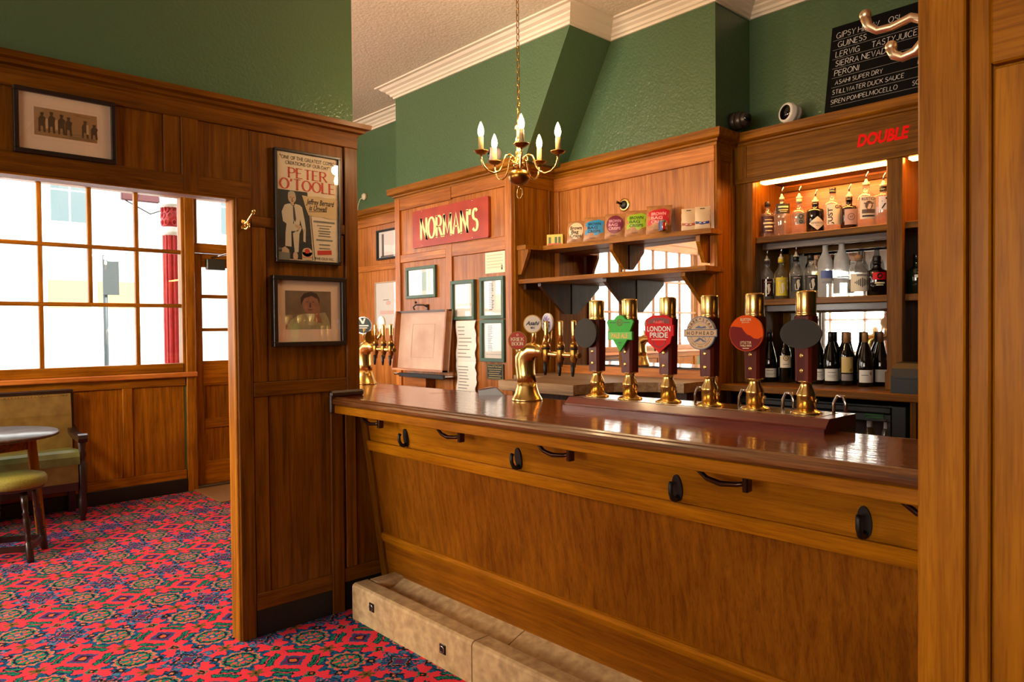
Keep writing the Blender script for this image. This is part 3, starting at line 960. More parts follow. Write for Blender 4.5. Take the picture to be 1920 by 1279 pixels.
for k in range(8):
    for zz in (2.56, 2.63, 2.69):
        a = 2 * PI * (k + .5 * (zz == 2.63)) / 8
        rel.tube([(c0[0] + .094 * math.cos(a + .22 * math.cos(q)), c0[1] + .094 * math.sin(a + .22 * math.cos(q)), zz + .028 * math.sin(q)) for q in [i * PI / 4 for i in range(8)]], .006, 5, True)
obj('scroll_relief', rel, REDP, col_l)
obj('capital', MB().lathe([(.092, 2.71), (.13, 2.73), (.125, 2.75), (.10, 2.77), (.11, 2.84), (.16, 2.90), (.165, 3.1)], c0, 24), WHP, col_l)
for a in (0.7, 2.2, 3.8, 5.3):
    obj('volute', MB().tube([(c0[0] + (.10 + .02 * math.sin(q)) * math.cos(a), c0[1] + (.10 + .02 * math.sin(q)) * math.sin(a), 2.81 + .035 * math.cos(q)) for q in [i * PI / 5 for i in range(10)]], .009, 6, True), WHP, col_l)
sg = thing('street_sign', 'small grey street sign on a pole across the street', 'sign', (-11, 2.62, -.25))
obj('pole', MB().lathe([(.03, -.25), (.03, 2.5)], (-11, 2.62, 0), 10), mat('grey_steel', (60, 68, 68), .5, .3), sg)
obj('plate', MB().box(-10.95, -10.94, 2.58, 2.78, 1.96, 2.42, .004), mat('grey_sign_back', (58, 64, 62), .6), sg)
lb = thing('lamp_bracket', 'dark hanging sign bracket beside the red column', 'bracket', (-8.2, 2.33, 2.85))
obj('sign_box', MB().box(-8.26, -8.2, 2.12, 2.56, 2.82, 2.98, .01), mat('maroon_sign', (86, 40, 44), .5), lb)
obj('rod', MB().tube([(-8.22, 2.16, 2.82), (-8.22, 2.40, 2.70), (-8.22, 2.54, 2.76)], .008, 6), BLACK, lb)
obj('wall_arm', MB().tube([(-7.0, 2.33, 3.05), (-8.22, 2.33, 3.05), (-8.22, 2.33, 2.97)], .015, 6), BLACK, lb)


# ================================================================== THE BAR
BX0, BX1 = XP + .006, 1.6


def rk(z): return 1.985 + (.97 - z) * .139       # the raked front leans away towards the floor


bar = thing('bar_front', 'raked golden oak bar front with a moulded rail under the counter', 'bar', (-1.4, 2.0, 0))


def rake(name, z0, z1, proud, m, x0=BX0 + .05, x1=BX1):
    pr = [(rk(z0) - proud, z0), (rk(z1) - proud, z1), (rk(z1) + .03, z1), (rk(z0) + .03, z0)]
    return obj(name, MB().prism(pr, lambda p, q, t: (t, p, q), x0, x1), m, bar)


rake('top_board', .872, 1.04, 0, oakb('X'))
obj('rail', MB().prism([(rk(.826) - .018, .826), (rk(.872) - .022, .868), (rk(.872) - .016, .876), (rk(.876) + .02, .876), (rk(.826) + .02, .826)], lambda p, q, t: (t, p, q), BX0 + .05, BX1), oakb('X'), bar)
rake('front_panel', .375, .83, -.004, oakp('Z'))
obj('moulding', MB().prism([(rk(.34) - .006, .335), (rk(.37) - .012, .36), (rk(.38) - .008, .378), (rk(.38) + .02, .385), (rk(.33) + .02, .33)], lambda p, q, t: (t, p, q), BX0 + .05, BX1), oakb('X'), bar)
rake('skirting_board', .10, .345, -.002, oakp('X'))
obj('end_stile', MB().prism([(rk(.10) - .012, .10), (rk(1.04) - .012, 1.04), (rk(1.04) + .03, 1.04), (rk(.10) + .03, .10)], lambda p, q, t: (t, p, q), BX0, BX0 + .053), oakd('Z'), bar)

ctr = thing('countertop', 'long polished red-brown mahogany bar counter with a rounded worn edge', 'counter', (-1.5, 2.1, 1.03))
CY0, CY1, CZ = 1.80, 2.48, 1.11
CY2, CX2 = 2.322, -.992                     # behind the plinth's end the counter is narrower
obj('top_board', MB().prism([(BX0 - .004, CY0 + .03), (BX1, CY0 + .03), (BX1, CY2), (CX2, CY2), (CX2, CY1), (-4.95, CY1), (-4.95, 1.985), (BX0 - .004, 1.985)], lambda p, q, t: (p, q, t), 1.068, CZ), MAHOG, ctr)
nose = [(.0, 1.068), (-.024, 1.071), (-.034, 1.080), (-.036, 1.090), (-.032, 1.098), (-.022, 1.103), (-.020, 1.107), (-.012, CZ + .001), (.0, CZ + .001)]
obj('nosing', MB().prism([(CY0 + .034 + a, z) for a, z in nose], lambda p, q, t: (t, p, q), BX0 - .004, BX1), wood('worn_nosing', (62, 34, 14), (108, 64, 28), (148, 98, 52), 'X', rough=.35, coat=.3), ctr)
box('edge_strip', ctr, oakb('X'), BX0 - .004, BX1, CY0 + .012, CY0 + .05, 1.03, 1.069, .003)
box('apron', ctr, oakd('X'), BX0 + .05, BX1, CY0 + .05, CY2 - .02, 1.04, 1.068, 0)
box('end_cap', ctr, umber('Z'), BX0 - .004, BX0 + .02, CY0 - .012, CY0 + .02, 1.03, 1.135, .006)
box('upstand', ctr, umber('Y'), BX0 - .004, BX0 + .026, CY0 - .012, 1.985, CZ, 1.143, .010)
box('back_edge', ctr, umber('X'), -4.95, CX2, CY1, CY1 + .012, 1.03, CZ, .003)
tag(struct('wall_counter', MB().box(-4.93, XP - .1, 2.06, 2.09, 0, 1.068).box(-4.93, -4.90, 2.09, 2.44, 0, 1.068), oakd('Z')), 'oak boarding under the counter in the far room', 'wall')  # unseen front of the far-room counter, filed as a wall
box('back_edge', ctr, umber('X'), CX2, BX1, CY2, CY2 + .012, 1.03, CZ, .003)

# black bag hooks on the front and bronze hangers under the counter
for i, xx in enumerate((-2.912, -2.115, -1.358, -.769)):
    zz = .924
    lab = ('beside the partition', 'second from the partition', 'third from the partition', 'near the oak screen')[i]
    t = thing('bag_hook', 'black oval bag hook on the bar front, %s' % lab, 'hook', (xx, rk(zz), zz), 'black bag hooks on the bar front')
    fn = lambda p, q, tt, xx=xx, zz=zz: (xx + p, rk(zz + q) - tt, zz + q)
    obj('backplate', MB().prism(arc(0, 0, .019, .045, 0, 360, 20)[:-1], fn, -.002, .008), BLACK, t)
    pa = [fn(0, -.030, .006), fn(0, -.036, .022), fn(0, -.030, .036), fn(0, -.010, .044), fn(0, .012, .042), fn(0, .024, .034)]
    obj('hook_arm', MB().tube(pa, [.010, .010, .009, .008, .008, .009], 8), BLACK, t)
for i, xx in enumerate((-3.08, -2.455, -1.83, -1.14, -.56)):
    lab = ('next to the partition', 'second from the partition', 'in the middle of the bar', 'fourth from the partition', 'next to the oak screen')[i]
    t = thing('hanger', 'curved bronze hanger under the counter edge, %s' % lab, 'hook', (xx, 1.9, 1.03), 'bronze hangers under the counter')
    obj('bail', MB().tube([(xx - .095, 1.91, 1.038), (xx - .085, 1.90, 1.015), (xx - .05, 1.895, .994), (xx, 1.89, .986), (xx + .05, 1.895, .990), (xx + .08, 1.90, .998)], [.006, .007, .008, .009, .008, .007], 8), mat('dark_bronze', (74, 50, 36), .3, .9), t)
    obj('bracket', MB().box(xx + .07, xx + .088, 1.885, 1.915, .972, 1.032, .003), MATS['dark_bronze'], t)

# stone footrest with a gutter, in separate blocks
kerb = thing('stone_footrest', 'pale worn limestone footrest with a gutter along the bar foot', 'step', (-1.5, 1.95, 0))
JX = [-3.20, -2.256, -1.20, -.15, .9]
for i in range(len(JX) - 1):
    a, b = JX[i] + .003, JX[i + 1] - .003
    kp = [(1.848, 0), (1.848, .160), (1.853, .170), (1.864, .176), (1.935, .176), (1.944, .172), (1.952, .155), (1.952, 0)]
    obj('stone', MB().prism(kp, lambda p, q, t: (t, p, q), a, b), STONE, kerb)
    gp = [(1.951, 0), (1.951, .140), (1.965, .128), (1.985, .126), (2.02, .136), (2.06, .152), (2.10, .165), (2.125, .166), (2.125, 0)]
    obj('gutter_stone', MB().prism(gp, lambda p, q, t: (t, p, q), a + (.09 if i == 0 else .05), b + .05), STONE, kerb)
    if i == 0:
        ep = [(0, 0), (0, .172), (.006, .176), (.07, .176), (.086, .170), (.096, .15), (.096, 0)]
        obj('end_stone', MB().prism(ep, lambda p, q, t: (a + p, t, q), 1.952, 2.125), STONE, kerb)
for xx, zz in ((-3.014, .105), (-2.45, .084)):
    v = obj('vent', MB().box(xx - .021, xx + .021, 1.844, 1.85, zz - .021, zz + .021, .002), mat('dark_steel_plate', (62, 58, 56), .35, .9), kerb)
    obj('hole', MB().lathe([(.013, 0), (.0125, .004)], (xx, 1.8445, zz), 16, (0, -1, 0)), BLACK, v)
    obj('rim', MB().lathe([(.0135, 0), (.017, .003), (.0135, .005), (.012, .003)], (xx, 1.844, zz), 16, (0, -1, 0)), CHROME, v)


# ------------------------------------------------------------------ hand pumps
clip = thing('pump_board', 'red mahogany plinth board carrying the six hand pumps on the counter', 'plinth', (-1.5, 2.36, CZ))
PB = [(2.232, CZ), (2.232, CZ + .014), (2.245, CZ + .017), (2.245, CZ + .021), (2.272, CZ + .045), (2.472, CZ + .045), (2.472, CZ)]
obj('plinth', MB().prism(PB, lambda p, q, t: (t, p, q), -2.10, -.985), RUBY, clip)
box('brass_strip', clip, mat('brushed_steel_strip', (200, 190, 170), .2, 1.0), -2.05, -1.03, 2.30, 2.45, CZ + .0445, CZ + .0465, .001)
PZ = CZ + .0465
for i, xx in enumerate((-1.572, -1.382, -1.211, -1.03)):
    h = obj('drip_loop', MB().tube([(xx - .02, 2.455, PZ - .004), (xx - .02, 2.455, PZ + .03), (xx - .008, 2.455, PZ + .056), (xx + .012, 2.455, PZ + .054), (xx + .02, 2.455, PZ + .032), (xx + .02, 2.455, PZ + .004)], .006, 8), CHROME, clip)


def octo(w, d, c=.3):
    a, b = w / 2, d / 2; k = c * min(a, b)
    return [(-a + k, -b), (a - k, -b), (a, -b + k), (a, b - k), (a - k, b), (-a + k, b), (-a, b - k), (-a, -b + k)]


def make_pump(x, label):
    t = thing('hand_pump', label, 'beer pump', (x, 2.36, PZ), 'hand pumps on the mahogany plinth')
    c = (x, 2.36, 0)
    obj('flange', MB().lathe([(.050, PZ), (.050, PZ + .004), (.046, PZ + .007), (.036, PZ + .011), (.030, PZ + .015)], c, 28), BRASS, t)
    obj('bell', MB().lathe([(.030, PZ + .013), (.0305, PZ + .058), (.032, PZ + .060), (.0305, PZ + .064), (.028, PZ + .072), (.020, PZ + .088), (.0185, PZ + .097), (.0185, PZ + .104), (.029, PZ + .107), (.029, PZ + .110), (.012, PZ + .111)], c, 24), BRASS, t)
    obj('screw_knob', MB().lathe([(.004, 0), (.004, .012), (.007, .013), (.007, .018)], (x + .027, 2.352, PZ + .045), 10, (1, -.3, 0)), BRASS, t)
    z0, z1 = PZ + .109, 1.482
    bt = octo(.056, .056); tp = octo(.062, .062); hb = MB()
    hb.add([(x + p, 2.36 + q, z0) for p, q in bt] + [(x + p, 2.36 + q, z1) for p, q in tp], [tuple(range(8)), tuple(range(8, 16))[::-1]] + [(i, (i + 1) % 8, 8 + (i + 1) % 8, 8 + i) for i in range(8)])
    obj('handle', hb, RUBYZ, t)
    for zz in (z0 + .035, z0 + .085):
        obj('screw', MB().lathe([(.0075, 0), (.007, .002), (.003, .0028)], (x - .002, 2.3315, zz), 12, (0, -1, 0)), BRASS, t)
    obj('cap', MB().lathe([(.026, z1 - .002), (.033, z1), (.034, z1 + .006), (.032, z1 + .010), (.032, z1 + .014), (.0325, z1 + .016), (.0325, z1 + .078), (.031, z1 + .083), (.020, z1 + .085), (.001, z1 + .086)], c, 28), BRASS, t)
    return t


PX = (-2.015, -1.840, -1.652, -1.468, -1.286, -1.101)
PL = ('hand pump with a plain grey oval badge, next to the brass beer font', 'hand pump with a green triangular pale ale badge', 'hand pump with a red shield-shaped badge lettered in white',
      'hand pump with a round cream and blue badge with a band across', 'hand pump with a round badge of an orange sky over a maroon hill', 'hand pump with a wide plain grey oval badge beside the oak screen')
pumps = [make_pump(x, l) for x, l in zip(PX, PL)]
GREYB = mat('plain_grey_badge', (62, 60, 56), .5, spec=.15)
BZ = 1.428


def badge_fn(x, z): return plane_fn((x, 2.306, z), (1, 0, 0), (0, .0, 1))      # faces the customers


def badge(p, poly, x, z, m, th=.009):
    fn = badge_fn(x, z)
    b = obj('badge', MB().prism(poly, fn, -th, 0), m, p)
    obj('badge_clip', MB().box(x - .012 if p.location.x < x else x + .0, p.location.x + .012, 2.312, 2.333, z - .02, z + .012, .002), BRASSD, p)
    return b, fn


def pr(b, name, m, fill):
    q = MB(); fill(q); return obj(name, q, m, b)


RED = mat('red_enamel', (214, 22, 26), .4, spec=.15); DKRED = mat('dark_red_print', (120, 14, 18), .4); GRN = mat('green_enamel', (70, 190, 74), .4, spec=.15); DGRN = mat('dark_green_print', (24, 96, 50), .4)
YEL = mat('yellow_print', (240, 200, 90), .5); ORG_M = mat('orange_enamel', (240, 92, 16), .4, spec=.15); MAR = mat('maroon_print', (124, 36, 38), .4, spec=.15); BLU = mat('blue_print', (96, 112, 140), .4); TAN = mat('tan_print', (216, 184, 144), .45); BROWN = mat('brown_print', (72, 48, 36), .5)

badge(pumps[0], arc(0, 0, .062, .062, 0, 360, 32)[:-1], PX[0] - .02, BZ, GREYB)
badge(pumps[5], arc(0, 0, .070, .049, 0, 360, 36)[:-1], PX[5] + .005, BZ - .004, GREYB)
# green triangular badge
x = PX[1] - .008
gp = [(-.068, .038), (-.060, .048), (-.030, .048)] + arc(0, .048, .025, .018, 160, 20, 6) + [(.030, .048), (.060, .048), (.068, .038), (.050, .0), (.062, .0), (.062, -.034), (.036, -.034), (.0, -.082), (-.036, -.034), (-.062, -.034), (-.062, .0), (-.050, .0)]
b, fn = badge(pumps[1], gp, x, BZ + .006, GRN)
pr(b, 'band', mat('bright_green_print', (110, 206, 96), .4), lambda q: rect(q, fn, -.060, .060, -.031, -.003, .001))
pr(b, 'lettering', YEL, lambda q: put(q, 'PALE ALE', fn, 0, -.017, h=.019, w=.082, bold=.03, t=.002))
pr(b, 'roundel', DKRED, lambda q: (ring(q, fn, 0, .036, .011, .014, .0015), put(q, 'M', fn, 0, .036, h=.012, t=.0015)))
pr(b, 'small_lettering', DGRN, lambda q: (rect(q, fn, -.052, -.018, .034, .038, .0012), rect(q, fn, .018, .052, .034, .038, .0012), rect(q, fn, -.009, .009, -.048, -.043, .0012), rect(q, fn, -.006, .006, -.058, -.055, .0012)))
# red shield
x = PX[2] - .004
sp = [(-.046, .060), (-.030, .068), (.030, .068), (.046, .060), (.060, .052), (.060, .030), (.066, .030), (.066, -.012), (.058, -.012), (.050, -.040), (.030, -.054), (.012, -.068), (0, -.078), (-.012, -.068), (-.030, -.054), (-.050, -.040), (-.058, -.012), (-.066, -.012), (-.066, .030), (-.060, .030), (-.060, .052)]
b, fn = badge(pumps[2], sp, x, BZ, RED)
pr(b, 'scroll', DKRED, lambda q: ring(q, fn, 0, -.030, .026, .031, .001, k=.9))
pr(b, 'crest', DKRED, lambda q: (q.poly([(-.050, .034), (-.020, .038), (0, .050), (.020, .038), (.050, .034), (.050, .052), (.02, .058), (-.02, .058), (-.050, .052)], fn, .001),))
pr(b, 'lettering', WHITEPR, lambda q: (put(q, 'LONDON', fn, 0, .016, h=.020, w=.108, bold=.02, t=.002), put(q, 'PRIDE', fn, 0, -.008, h=.020, w=.084, bold=.02, t=.002)))
pr(b, 'small_lettering', PINKP := mat('pale_red_print', (250, 150, 140), .5), lambda q: (put(q, "FULLER'S", fn, 0, .042, h=.009, t=.002), rect(q, fn, -.034, .034, -.028, -.024, .002)))
# round cream badge
x = PX[3] - .004
b, fn = badge(pumps[3], arc(0, 0, .062, .062, 0, 360, 36)[:-1], x, BZ - .001, BLU)
pr(b, 'face', TAN, lambda q: (disc(q, fn, 0, 0, .0585, t=.001, n=36),))
pr(b, 'ring', BLU, lambda q: ring(q, fn, 0, 0, .041, .0425, .0015))
pr(b, 'band', BLU, lambda q: rect(q, fn, -.070, .070, -.014, .014, .002))
pr(b, 'band_face', TAN, lambda q: rect(q, fn, -.067, .067, -.011, .011, .0025))
pr(b, 'lettering', BROWN, lambda q: (put(q, 'H O P H E A D', fn, 0, 0, h=.013, w=.112, bold=.02, t=.003), arc_text(q, 'DARK*STAR', fn, 0, 0, .050, 90, 130, .011, .02, t=.002), arc_text(q, 'LIGHT AND HOPPY', fn, 0, 0, .050, -90, 120, .006, .01, True, t=.002)))
pr(b, 'drawing', BLU, lambda q: (q.poly([(-.024, .018), (-.006, .028), (.004, .022), (.022, .026), (.026, .018), (.004, .016)], fn, .002), q.poly([(-.030, -.034), (-.004, -.016), (.004, -.020), (.028, -.034), (.014, -.031), (.0, -.024), (-.010, -.031)], fn, .002), ring(q, fn, .014, -.024, .007, .009, .002)))
# orange disc
x = PX[4] - .004
b, fn = badge(pumps[4], arc(0, 0, .064, .063, 0, 360, 36)[:-1], x, BZ - .002, ORG_M)
low = [(-.062, .020), (-.050, .024), (-.016, .020), (-.008, .008), (.0, .0), (.004, -.004), (.016, -.008), (.030, -.018), (.046, -.020), (.0605, -.012)] + arc(0, 0, .062, .061, -12, -198, 24)
pr(b, 'hill', MAR, lambda q: q.poly(low, fn, .001))
pr(b, 'lettering', CREAM, lambda q: (put(q, 'BUXTON', fn, 0, .048, h=.010, w=.040, bold=.02, t=.002), put(q, 'BREWERY', fn, 0, .038, h=.005, w=.030, t=.002)))
pr(b, 'lettering', CREAM, lambda q: (put(q, 'LITTLE TOR', fn, 0, -.032, h=.009, w=.042, bold=.01, t=.002), put(q, 'TABLE BEER', fn, 0, -.043, h=.007, w=.044, bold=.01, t=.002), rect(q, fn, -.012, .012, -.054, -.0515, .002)))


# ------------------------------------------------------------------ swan-neck beer fonts
def make_font(x, y, label):
    t = thing('beer_font', label, 'beer tap', (x, y, CZ))
    z = CZ
    obj('foot', MB().lathe([(.074, z), (.074, z + .006), (.070, z + .012), (.058, z + .034), (.049, z + .066), (.045, z + .085)], (x, y, 0), 28), BRASS, t)
    body = MB().tube([(x, y, z + .08), (x - .006, y, z + .12), (x - .012, y, z + .165), (x - .010, y, z + .20), (x + .008, y, z + .225), (x + .040, y, z + .238), (x + .080, y, z + .236), (x + .12, y, z + .228)],
                     [.045, .045, .047, .049, .045, .038, .030, .022], 18)
    obj('neck', body, BRASS, t)
    obj('crown', MB().lathe([(.040, z + .22), (.044, z + .245), (.030, z + .258), (.004, z + .262)], (x - .012, y, 0), 20), BRASS, t)
    obj('arm', MB().tube([(x + .09, y, z + .226), (x + .14, y, z + .222), (x + .335, y, z + .218)], .0125, 10), BRASS, t)
    for dx in (.135, .225, .305):
        tp = obj('tap', MB().lathe([(.007, z + .165), (.012, z + .19), (.017, z + .200), (.018, z + .235), (.015, z + .250), (.019, z + .255), (.016, z + .268), (.010, z + .278)], (x + dx, y - .004, 0), 14), BRASSD, t)
        obj('spout', MB().lathe([(.005, z + .125), (.009, z + .150), (.010, z + .185)], (x + dx, y - .012, 0), 10), BLACK, tp)
        obj('tap_lever', MB().lathe([(.008, z + .275), (.010, z + .31), (.0115, z + .365), (.0115, z + .372), (.001, z + .374)], (x + dx, y - .004, 0), 12), BRASS, tp)
        obj('tap_ring', MB().lathe([(.0165, z + .243), (.0185, z + .247), (.0165, z + .251)], (x + dx, y - .004, 0), 14), BLACK, tp)
    return t


def lens(t, x, y, z, r, ang, rim, face, fill=None, name='tap_badge'):
    """a round badge on its own stalk above the font"""
    u = (math.cos(ang), math.sin(ang), 0); fn = plane_fn((x, y, z), u, (0, 0, 1))
    b = obj(name, MB().prism(arc(0, 0, r, r, 0, 360, 28)[:-1], fn, -.012, 0, True), rim, t)
    obj('face', disc(MB(), fn, 0, 0, r * .9, t=.001), face, b)
    if fill:
        for nm, m, f in fill(fn, r):
            q = MB(); f(q); obj(nm, q, m, b)
    return b


font = make_font(-2.455, 2.365, 'gold swan-neck beer font with a brick-red round badge, beside the hand pumps')
lens(font, -2.448, 2.300, 1.394, .044, .75, BRASSD, mat('brick_red_enamel', (190, 56, 44), .35), lambda fn, r: [
    ('lettering', CREAM, lambda q: (stroke_text(q, 'KRIEK', fn, 0, .006, .016, .058, .22, .08, .12, t=.002), stroke_text(q, 'BOON', fn, 0, -.015, .016, .050, .22, .08, .12, t=.002), ring(q, fn, 0, .026, .003, .005, .002)))])
obj('stalk', MB().tube([(-2.47, 2.355, 1.355), (-2.455, 2.325, 1.37), (-2.450, 2.310, 1.39)], .007, 8), BRASS, font)
lens(font, -2.372, 2.325, 1.470, .043, .70, BRASSD, mat('cream_enamel', (232, 216, 196), .35), lambda fn, r: [
    ('lettering', mat('navy_print', (24, 30, 52), .4), lambda q: (put(q, 'Asahi', fn, 0, .004, w=.064, h=.018, bold=.03, shear=.35, t=.002), put(q, '801', fn, 0, -.017, h=.010, bold=.03, t=.002)))])
obj('stalk', MB().tube([(-2.42, 2.365, 1.35), (-2.385, 2.345, 1.40), (-2.374, 2.336, 1.46)], .010, 8), BRASS, font)
lens(font, -2.335, 2.38, 1.474, .045, -.25, WHITE, mat('pale_lilac_enamel', (214, 204, 224), .35), lambda fn, r: [
    ('print', mat('purple_print', (128, 74, 168), .4), lambda q: [q.poly([(0, 0), (r * .8 * math.cos(a), r * .8 * math.sin(a)), (r * .6 * math.cos(a + .3), r * .6 * math.sin(a + .3))], fn, .002) for a in [k * .63 for k in range(10)]])])
obj('stalk', MB().tube([(-2.36, 2.37, 1.345), (-2.345, 2.38, 1.40), (-2.335, 2.385, 1.46)], .008, 8), BRASS, font)
obj('stalk', MB().tube([(-2.33, 2.37, 1.345), (-2.325, 2.39, 1.40), (-2.325, 2.395, 1.44)], .008, 8), BRASS, font)

font2 = make_font(-3.960, 2.40, 'gold swan-neck beer font with a dark oval badge, half hidden behind the partition')
lens(font2, -3.907, 2.36, 1.478, .054, .75, CHROME, mat('deep_green_enamel', (28, 44, 42), .3), lambda fn, r: [('lettering', WHITEPR, lambda q: (q.poly([(-.026, .040), (-.008, .010), (.004, .010), (.016, .044), (.004, .044), (-.002, .024), (-.014, .042)], fn, .002), rect(q, fn, -.034, .034, -.006, .002, .002), rect(q, fn, -.026, .026, -.018, -.013, .002)))])
lens(font2, -3.990, 2.32, 1.374, .052, .75, BRASSD, mat('tan_enamel', (196, 150, 108), .4), lambda fn, r: [('lettering', CREAM, lambda q: (rect(q, fn, -.032, .032, -.008, .006, .002), rect(q, fn, -.024, .024, -.024, -.016, .002), q.poly([(-.01, .014), (0, .036), (.01, .014)], fn, .002)))])
lens(font2, -3.835, 2.44, 1.480, .055, -.2, WHITE, mat('white_enamel', (228, 226, 218), .35))
lens(font2, -3.865, 2.39, 1.404, .040, 1.2, BRASSD, BRASSD)
obj('stalk', MB().tube([(-3.945, 2.40, 1.35), (-3.915, 2.37, 1.41), (-3.907, 2.368, 1.46)], .011, 8), BRASS, font2)
obj('stalk', MB().tube([(-3.905, 2.40, 1.35), (-3.845, 2.44, 1.41), (-3.835, 2.45, 1.46)], .011, 8), BRASS, font2)

# leaflet holder on the counter
lf = thing('leaflet_holder', 'low clear holder with a red leaflet lying on the counter behind the brass font', 'leaflet', (-2.80, 2.435, CZ))
fnl = lambda p, q, t: (-2.80 + p * .68 - q * .73, 2.435 + p * .73 + q * .68, CZ + t)
obj('holder', MB().prism([(-.06, .0), (.065, .0), (.065, .005), (.03, .038), (-.06, .024)], lambda p, q, t: fnl(p, t, q), -.03, .04), mat('scuffed_acrylic', (176, 180, 180), .2), lf)
obj('leaflet', MB().add([fnl(-.058, -.028, .0265), fnl(.03, -.028, .0395), fnl(.03, .038, .0395), fnl(-.058, .038, .0265)], [(0, 1, 2, 3)]), mat('red_leaflet', (128, 44, 34), .4), lf)
obj('leaflet_print', MB().poly(arc(-.01, .006, .022, .014, 0, 360, 16)[:-1], lambda p, q, t: fnl(p, q, .0305 + (p + .058) * .148), 0), CREAM, lf)


# ================================================================== BEHIND THE BAR
GO = grey_oak('X')
wt = thing('back_worktop', 'worn grey-brown oak worktop behind the bar, below the mirror', 'worktop', (-3.0, 3.4, 1.07))
obj('top_board', MB().prism([(-3.37, 3.0), (-2.735, 3.0), (-2.69, 3.30), (-2.50, 3.47), (-2.345, 3.50), (-2.345, YC - .02), (XB1 + .02, YC - .02), (XB1 + .02, 3.40), (-3.37, 3.40)], lambda p, q, t: (p, q, t), 1.072, 1.128), GO, wt)
box('front_edge', wt, GO, -3.371, -2.734, 2.996, 3.012, 1.066, 1.1285, .003)
obj('cupboard', MB().box(-3.36, -2.80, 3.12, 3.38, 0, 1.07), umber(), wt)
obj('cupboard', MB().box(XB1 + .06, -2.36, 3.55, 3.8, 0, 1.07), umber(), wt)
for xx in (-3.16, -2.96):
    box('door', wt, umber(), xx - .09, xx + .09, 3.11, 3.122, .1, 1.0, .004)

# shelves in the recess
sh1 = thing('crisp_shelf', 'upper oak shelf in the mirror recess holding crisp packets', 'shelf', (-3.0, 3.7, 2.0))
SZ1 = 2.025
obj('board', MB().prism([(XB1 + .02, 3.44), (-3.57, 3.44), (-3.55, 3.585), (-2.29, 3.70), (-2.29, 3.83), (-2.345, YC - .022), (XB1 + .02, YC - .022)], lambda p, q, t: (p, q, t), SZ1 - .03, SZ1), oak('X'), sh1)
for nm, xx in (('bracket', -3.0), ('bracket', -2.39)):
    yy0 = 3.66 if xx < -2.8 else 3.72
    obj(nm, MB().prism([(YC - .02, SZ1 - .03), (yy0, SZ1 - .03), (yy0, SZ1 - .07), (YC - .06, SZ1 - .19), (YC - .02, SZ1 - .19)], lambda p, q, t: (t, p, q), xx - .014, xx + .014), oak(), sh1)
obj('bracket', MB().prism([(XB1 + .018, SZ1 - .03), (-3.56, SZ1 - .03), (-3.56, SZ1 - .05), (XB1 + .05, SZ1 - .20), (XB1 + .018, SZ1 - .20)], lambda p, q, t: (p, t, q), 3.452, 3.478), oak(), sh1)
sh2 = thing('glass_shelf', 'empty lower oak shelf on deep brackets across the mirror', 'shelf', (-3.0, 3.66, 1.75))
SZ2 = 1.79
obj('board', MB().prism([(XB1 + .02, 3.455), (-2.20, 3.50), (-2.20, 3.70), (-2.345, YC - .022), (XB1 + .02, YC - .022)], lambda p, q, t: (p, q, t), SZ2 - .028, SZ2), oak('X'), sh2)
for xx in (-3.52, -2.94, -2.36):
    obj('bracket', MB().prism([(YC - .02, SZ2 - .028), (3.52, SZ2 - .028), (3.52, SZ2 - .05), (YC - .08, SZ2 - .24), (YC - .02, SZ2 - .24)], lambda p, q, t: (t, p, q), xx - .014, xx + .014), umber() if xx < -2.5 else oak(), sh2)
box('batten', sh2, umber(), XB1 + .018, XB1 + .045, 3.50, 3.80, SZ2 - .07, SZ2 - .028, .003)


# ------------------------------------------------------------------ crisp packets and other things on the upper shelf
FACE = math.atan2(-.80, .60)                     # towards the room


def pouch(name, label, cat, x, y, z, w, h, d, ang, lean, m, group=None):
    """a pillow bag standing on a shelf, fuller in the middle, with crimped top and foot; returns it and the front's mapping"""
    t = thing(name, label, cat, (x, y, z), group)
    u = Vector((math.cos(ang), math.sin(ang), 0)); nrm = Vector((math.sin(ang), -math.cos(ang), 0))

    def P(p, q, s):
        bulge = (max(0, math.sin(PI * min(max(q / h, 0), 1))) ** .6) * (max(0, math.cos(PI * .96 * p / w)) ** .5)
        o = Vector((x, y, z)) + u * p + Vector((0, 0, 1)) * q * math.cos(lean) - nrm * (q * math.sin(lean))
        return o + nrm * (s * (d / 2) * bulge + .0015 * s)
    nx, nz = 8, 10; mb = MB()
    for s in (1, -1):
        vs = [P(w * (i / nx - .5) * (1 + .03 * math.sin(j * 2.1)), h * j / nz, s) for j in range(nz + 1) for i in range(nx + 1)]
        mb.add(vs, [(j * (nx + 1) + i, j * (nx + 1) + i + 1, (j + 1) * (nx + 1) + i + 1, (j + 1) * (nx + 1) + i) for j in range(nz) for i in range(nx)], True)
    obj('bag', mb, m, t)

    def fn(p, q, tt=0.0): return P(p, q + h / 2, 1) + nrm * (.0012 + tt)
    return t, fn


def patch(parent, name, fn, poly_xy, m, t=.0, n=6):
    """a printed area following the bag's bulge"""
    cx = sum(p[0] for p in poly_xy) / len(poly_xy); cy = sum(p[1] for p in poly_xy) / len(poly_xy)
    rings = []
    for k in range(1, n + 1):
        rings.append([(cx + (px - cx) * k / n, cy + (py - cy) * k / n) for px, py in poly_xy])
    mpts = len(poly_xy)
    vs = [fn(cx, cy, t)] + [fn(px, py, t) for r in rings for px, py in r]
    fs = [(0, 1 + i, 1 + (i + 1) % mpts) for i in range(mpts)]
    for k in range(n - 1):
        a, b = 1 + k * mpts, 1 + (k + 1) * mpts
        fs += [(a + i, a + (i + 1) % mpts, b + (i + 1) % mpts, b + i) for i in range(mpts)]
    return obj(name, MB().add(vs, fs, True), m, parent)


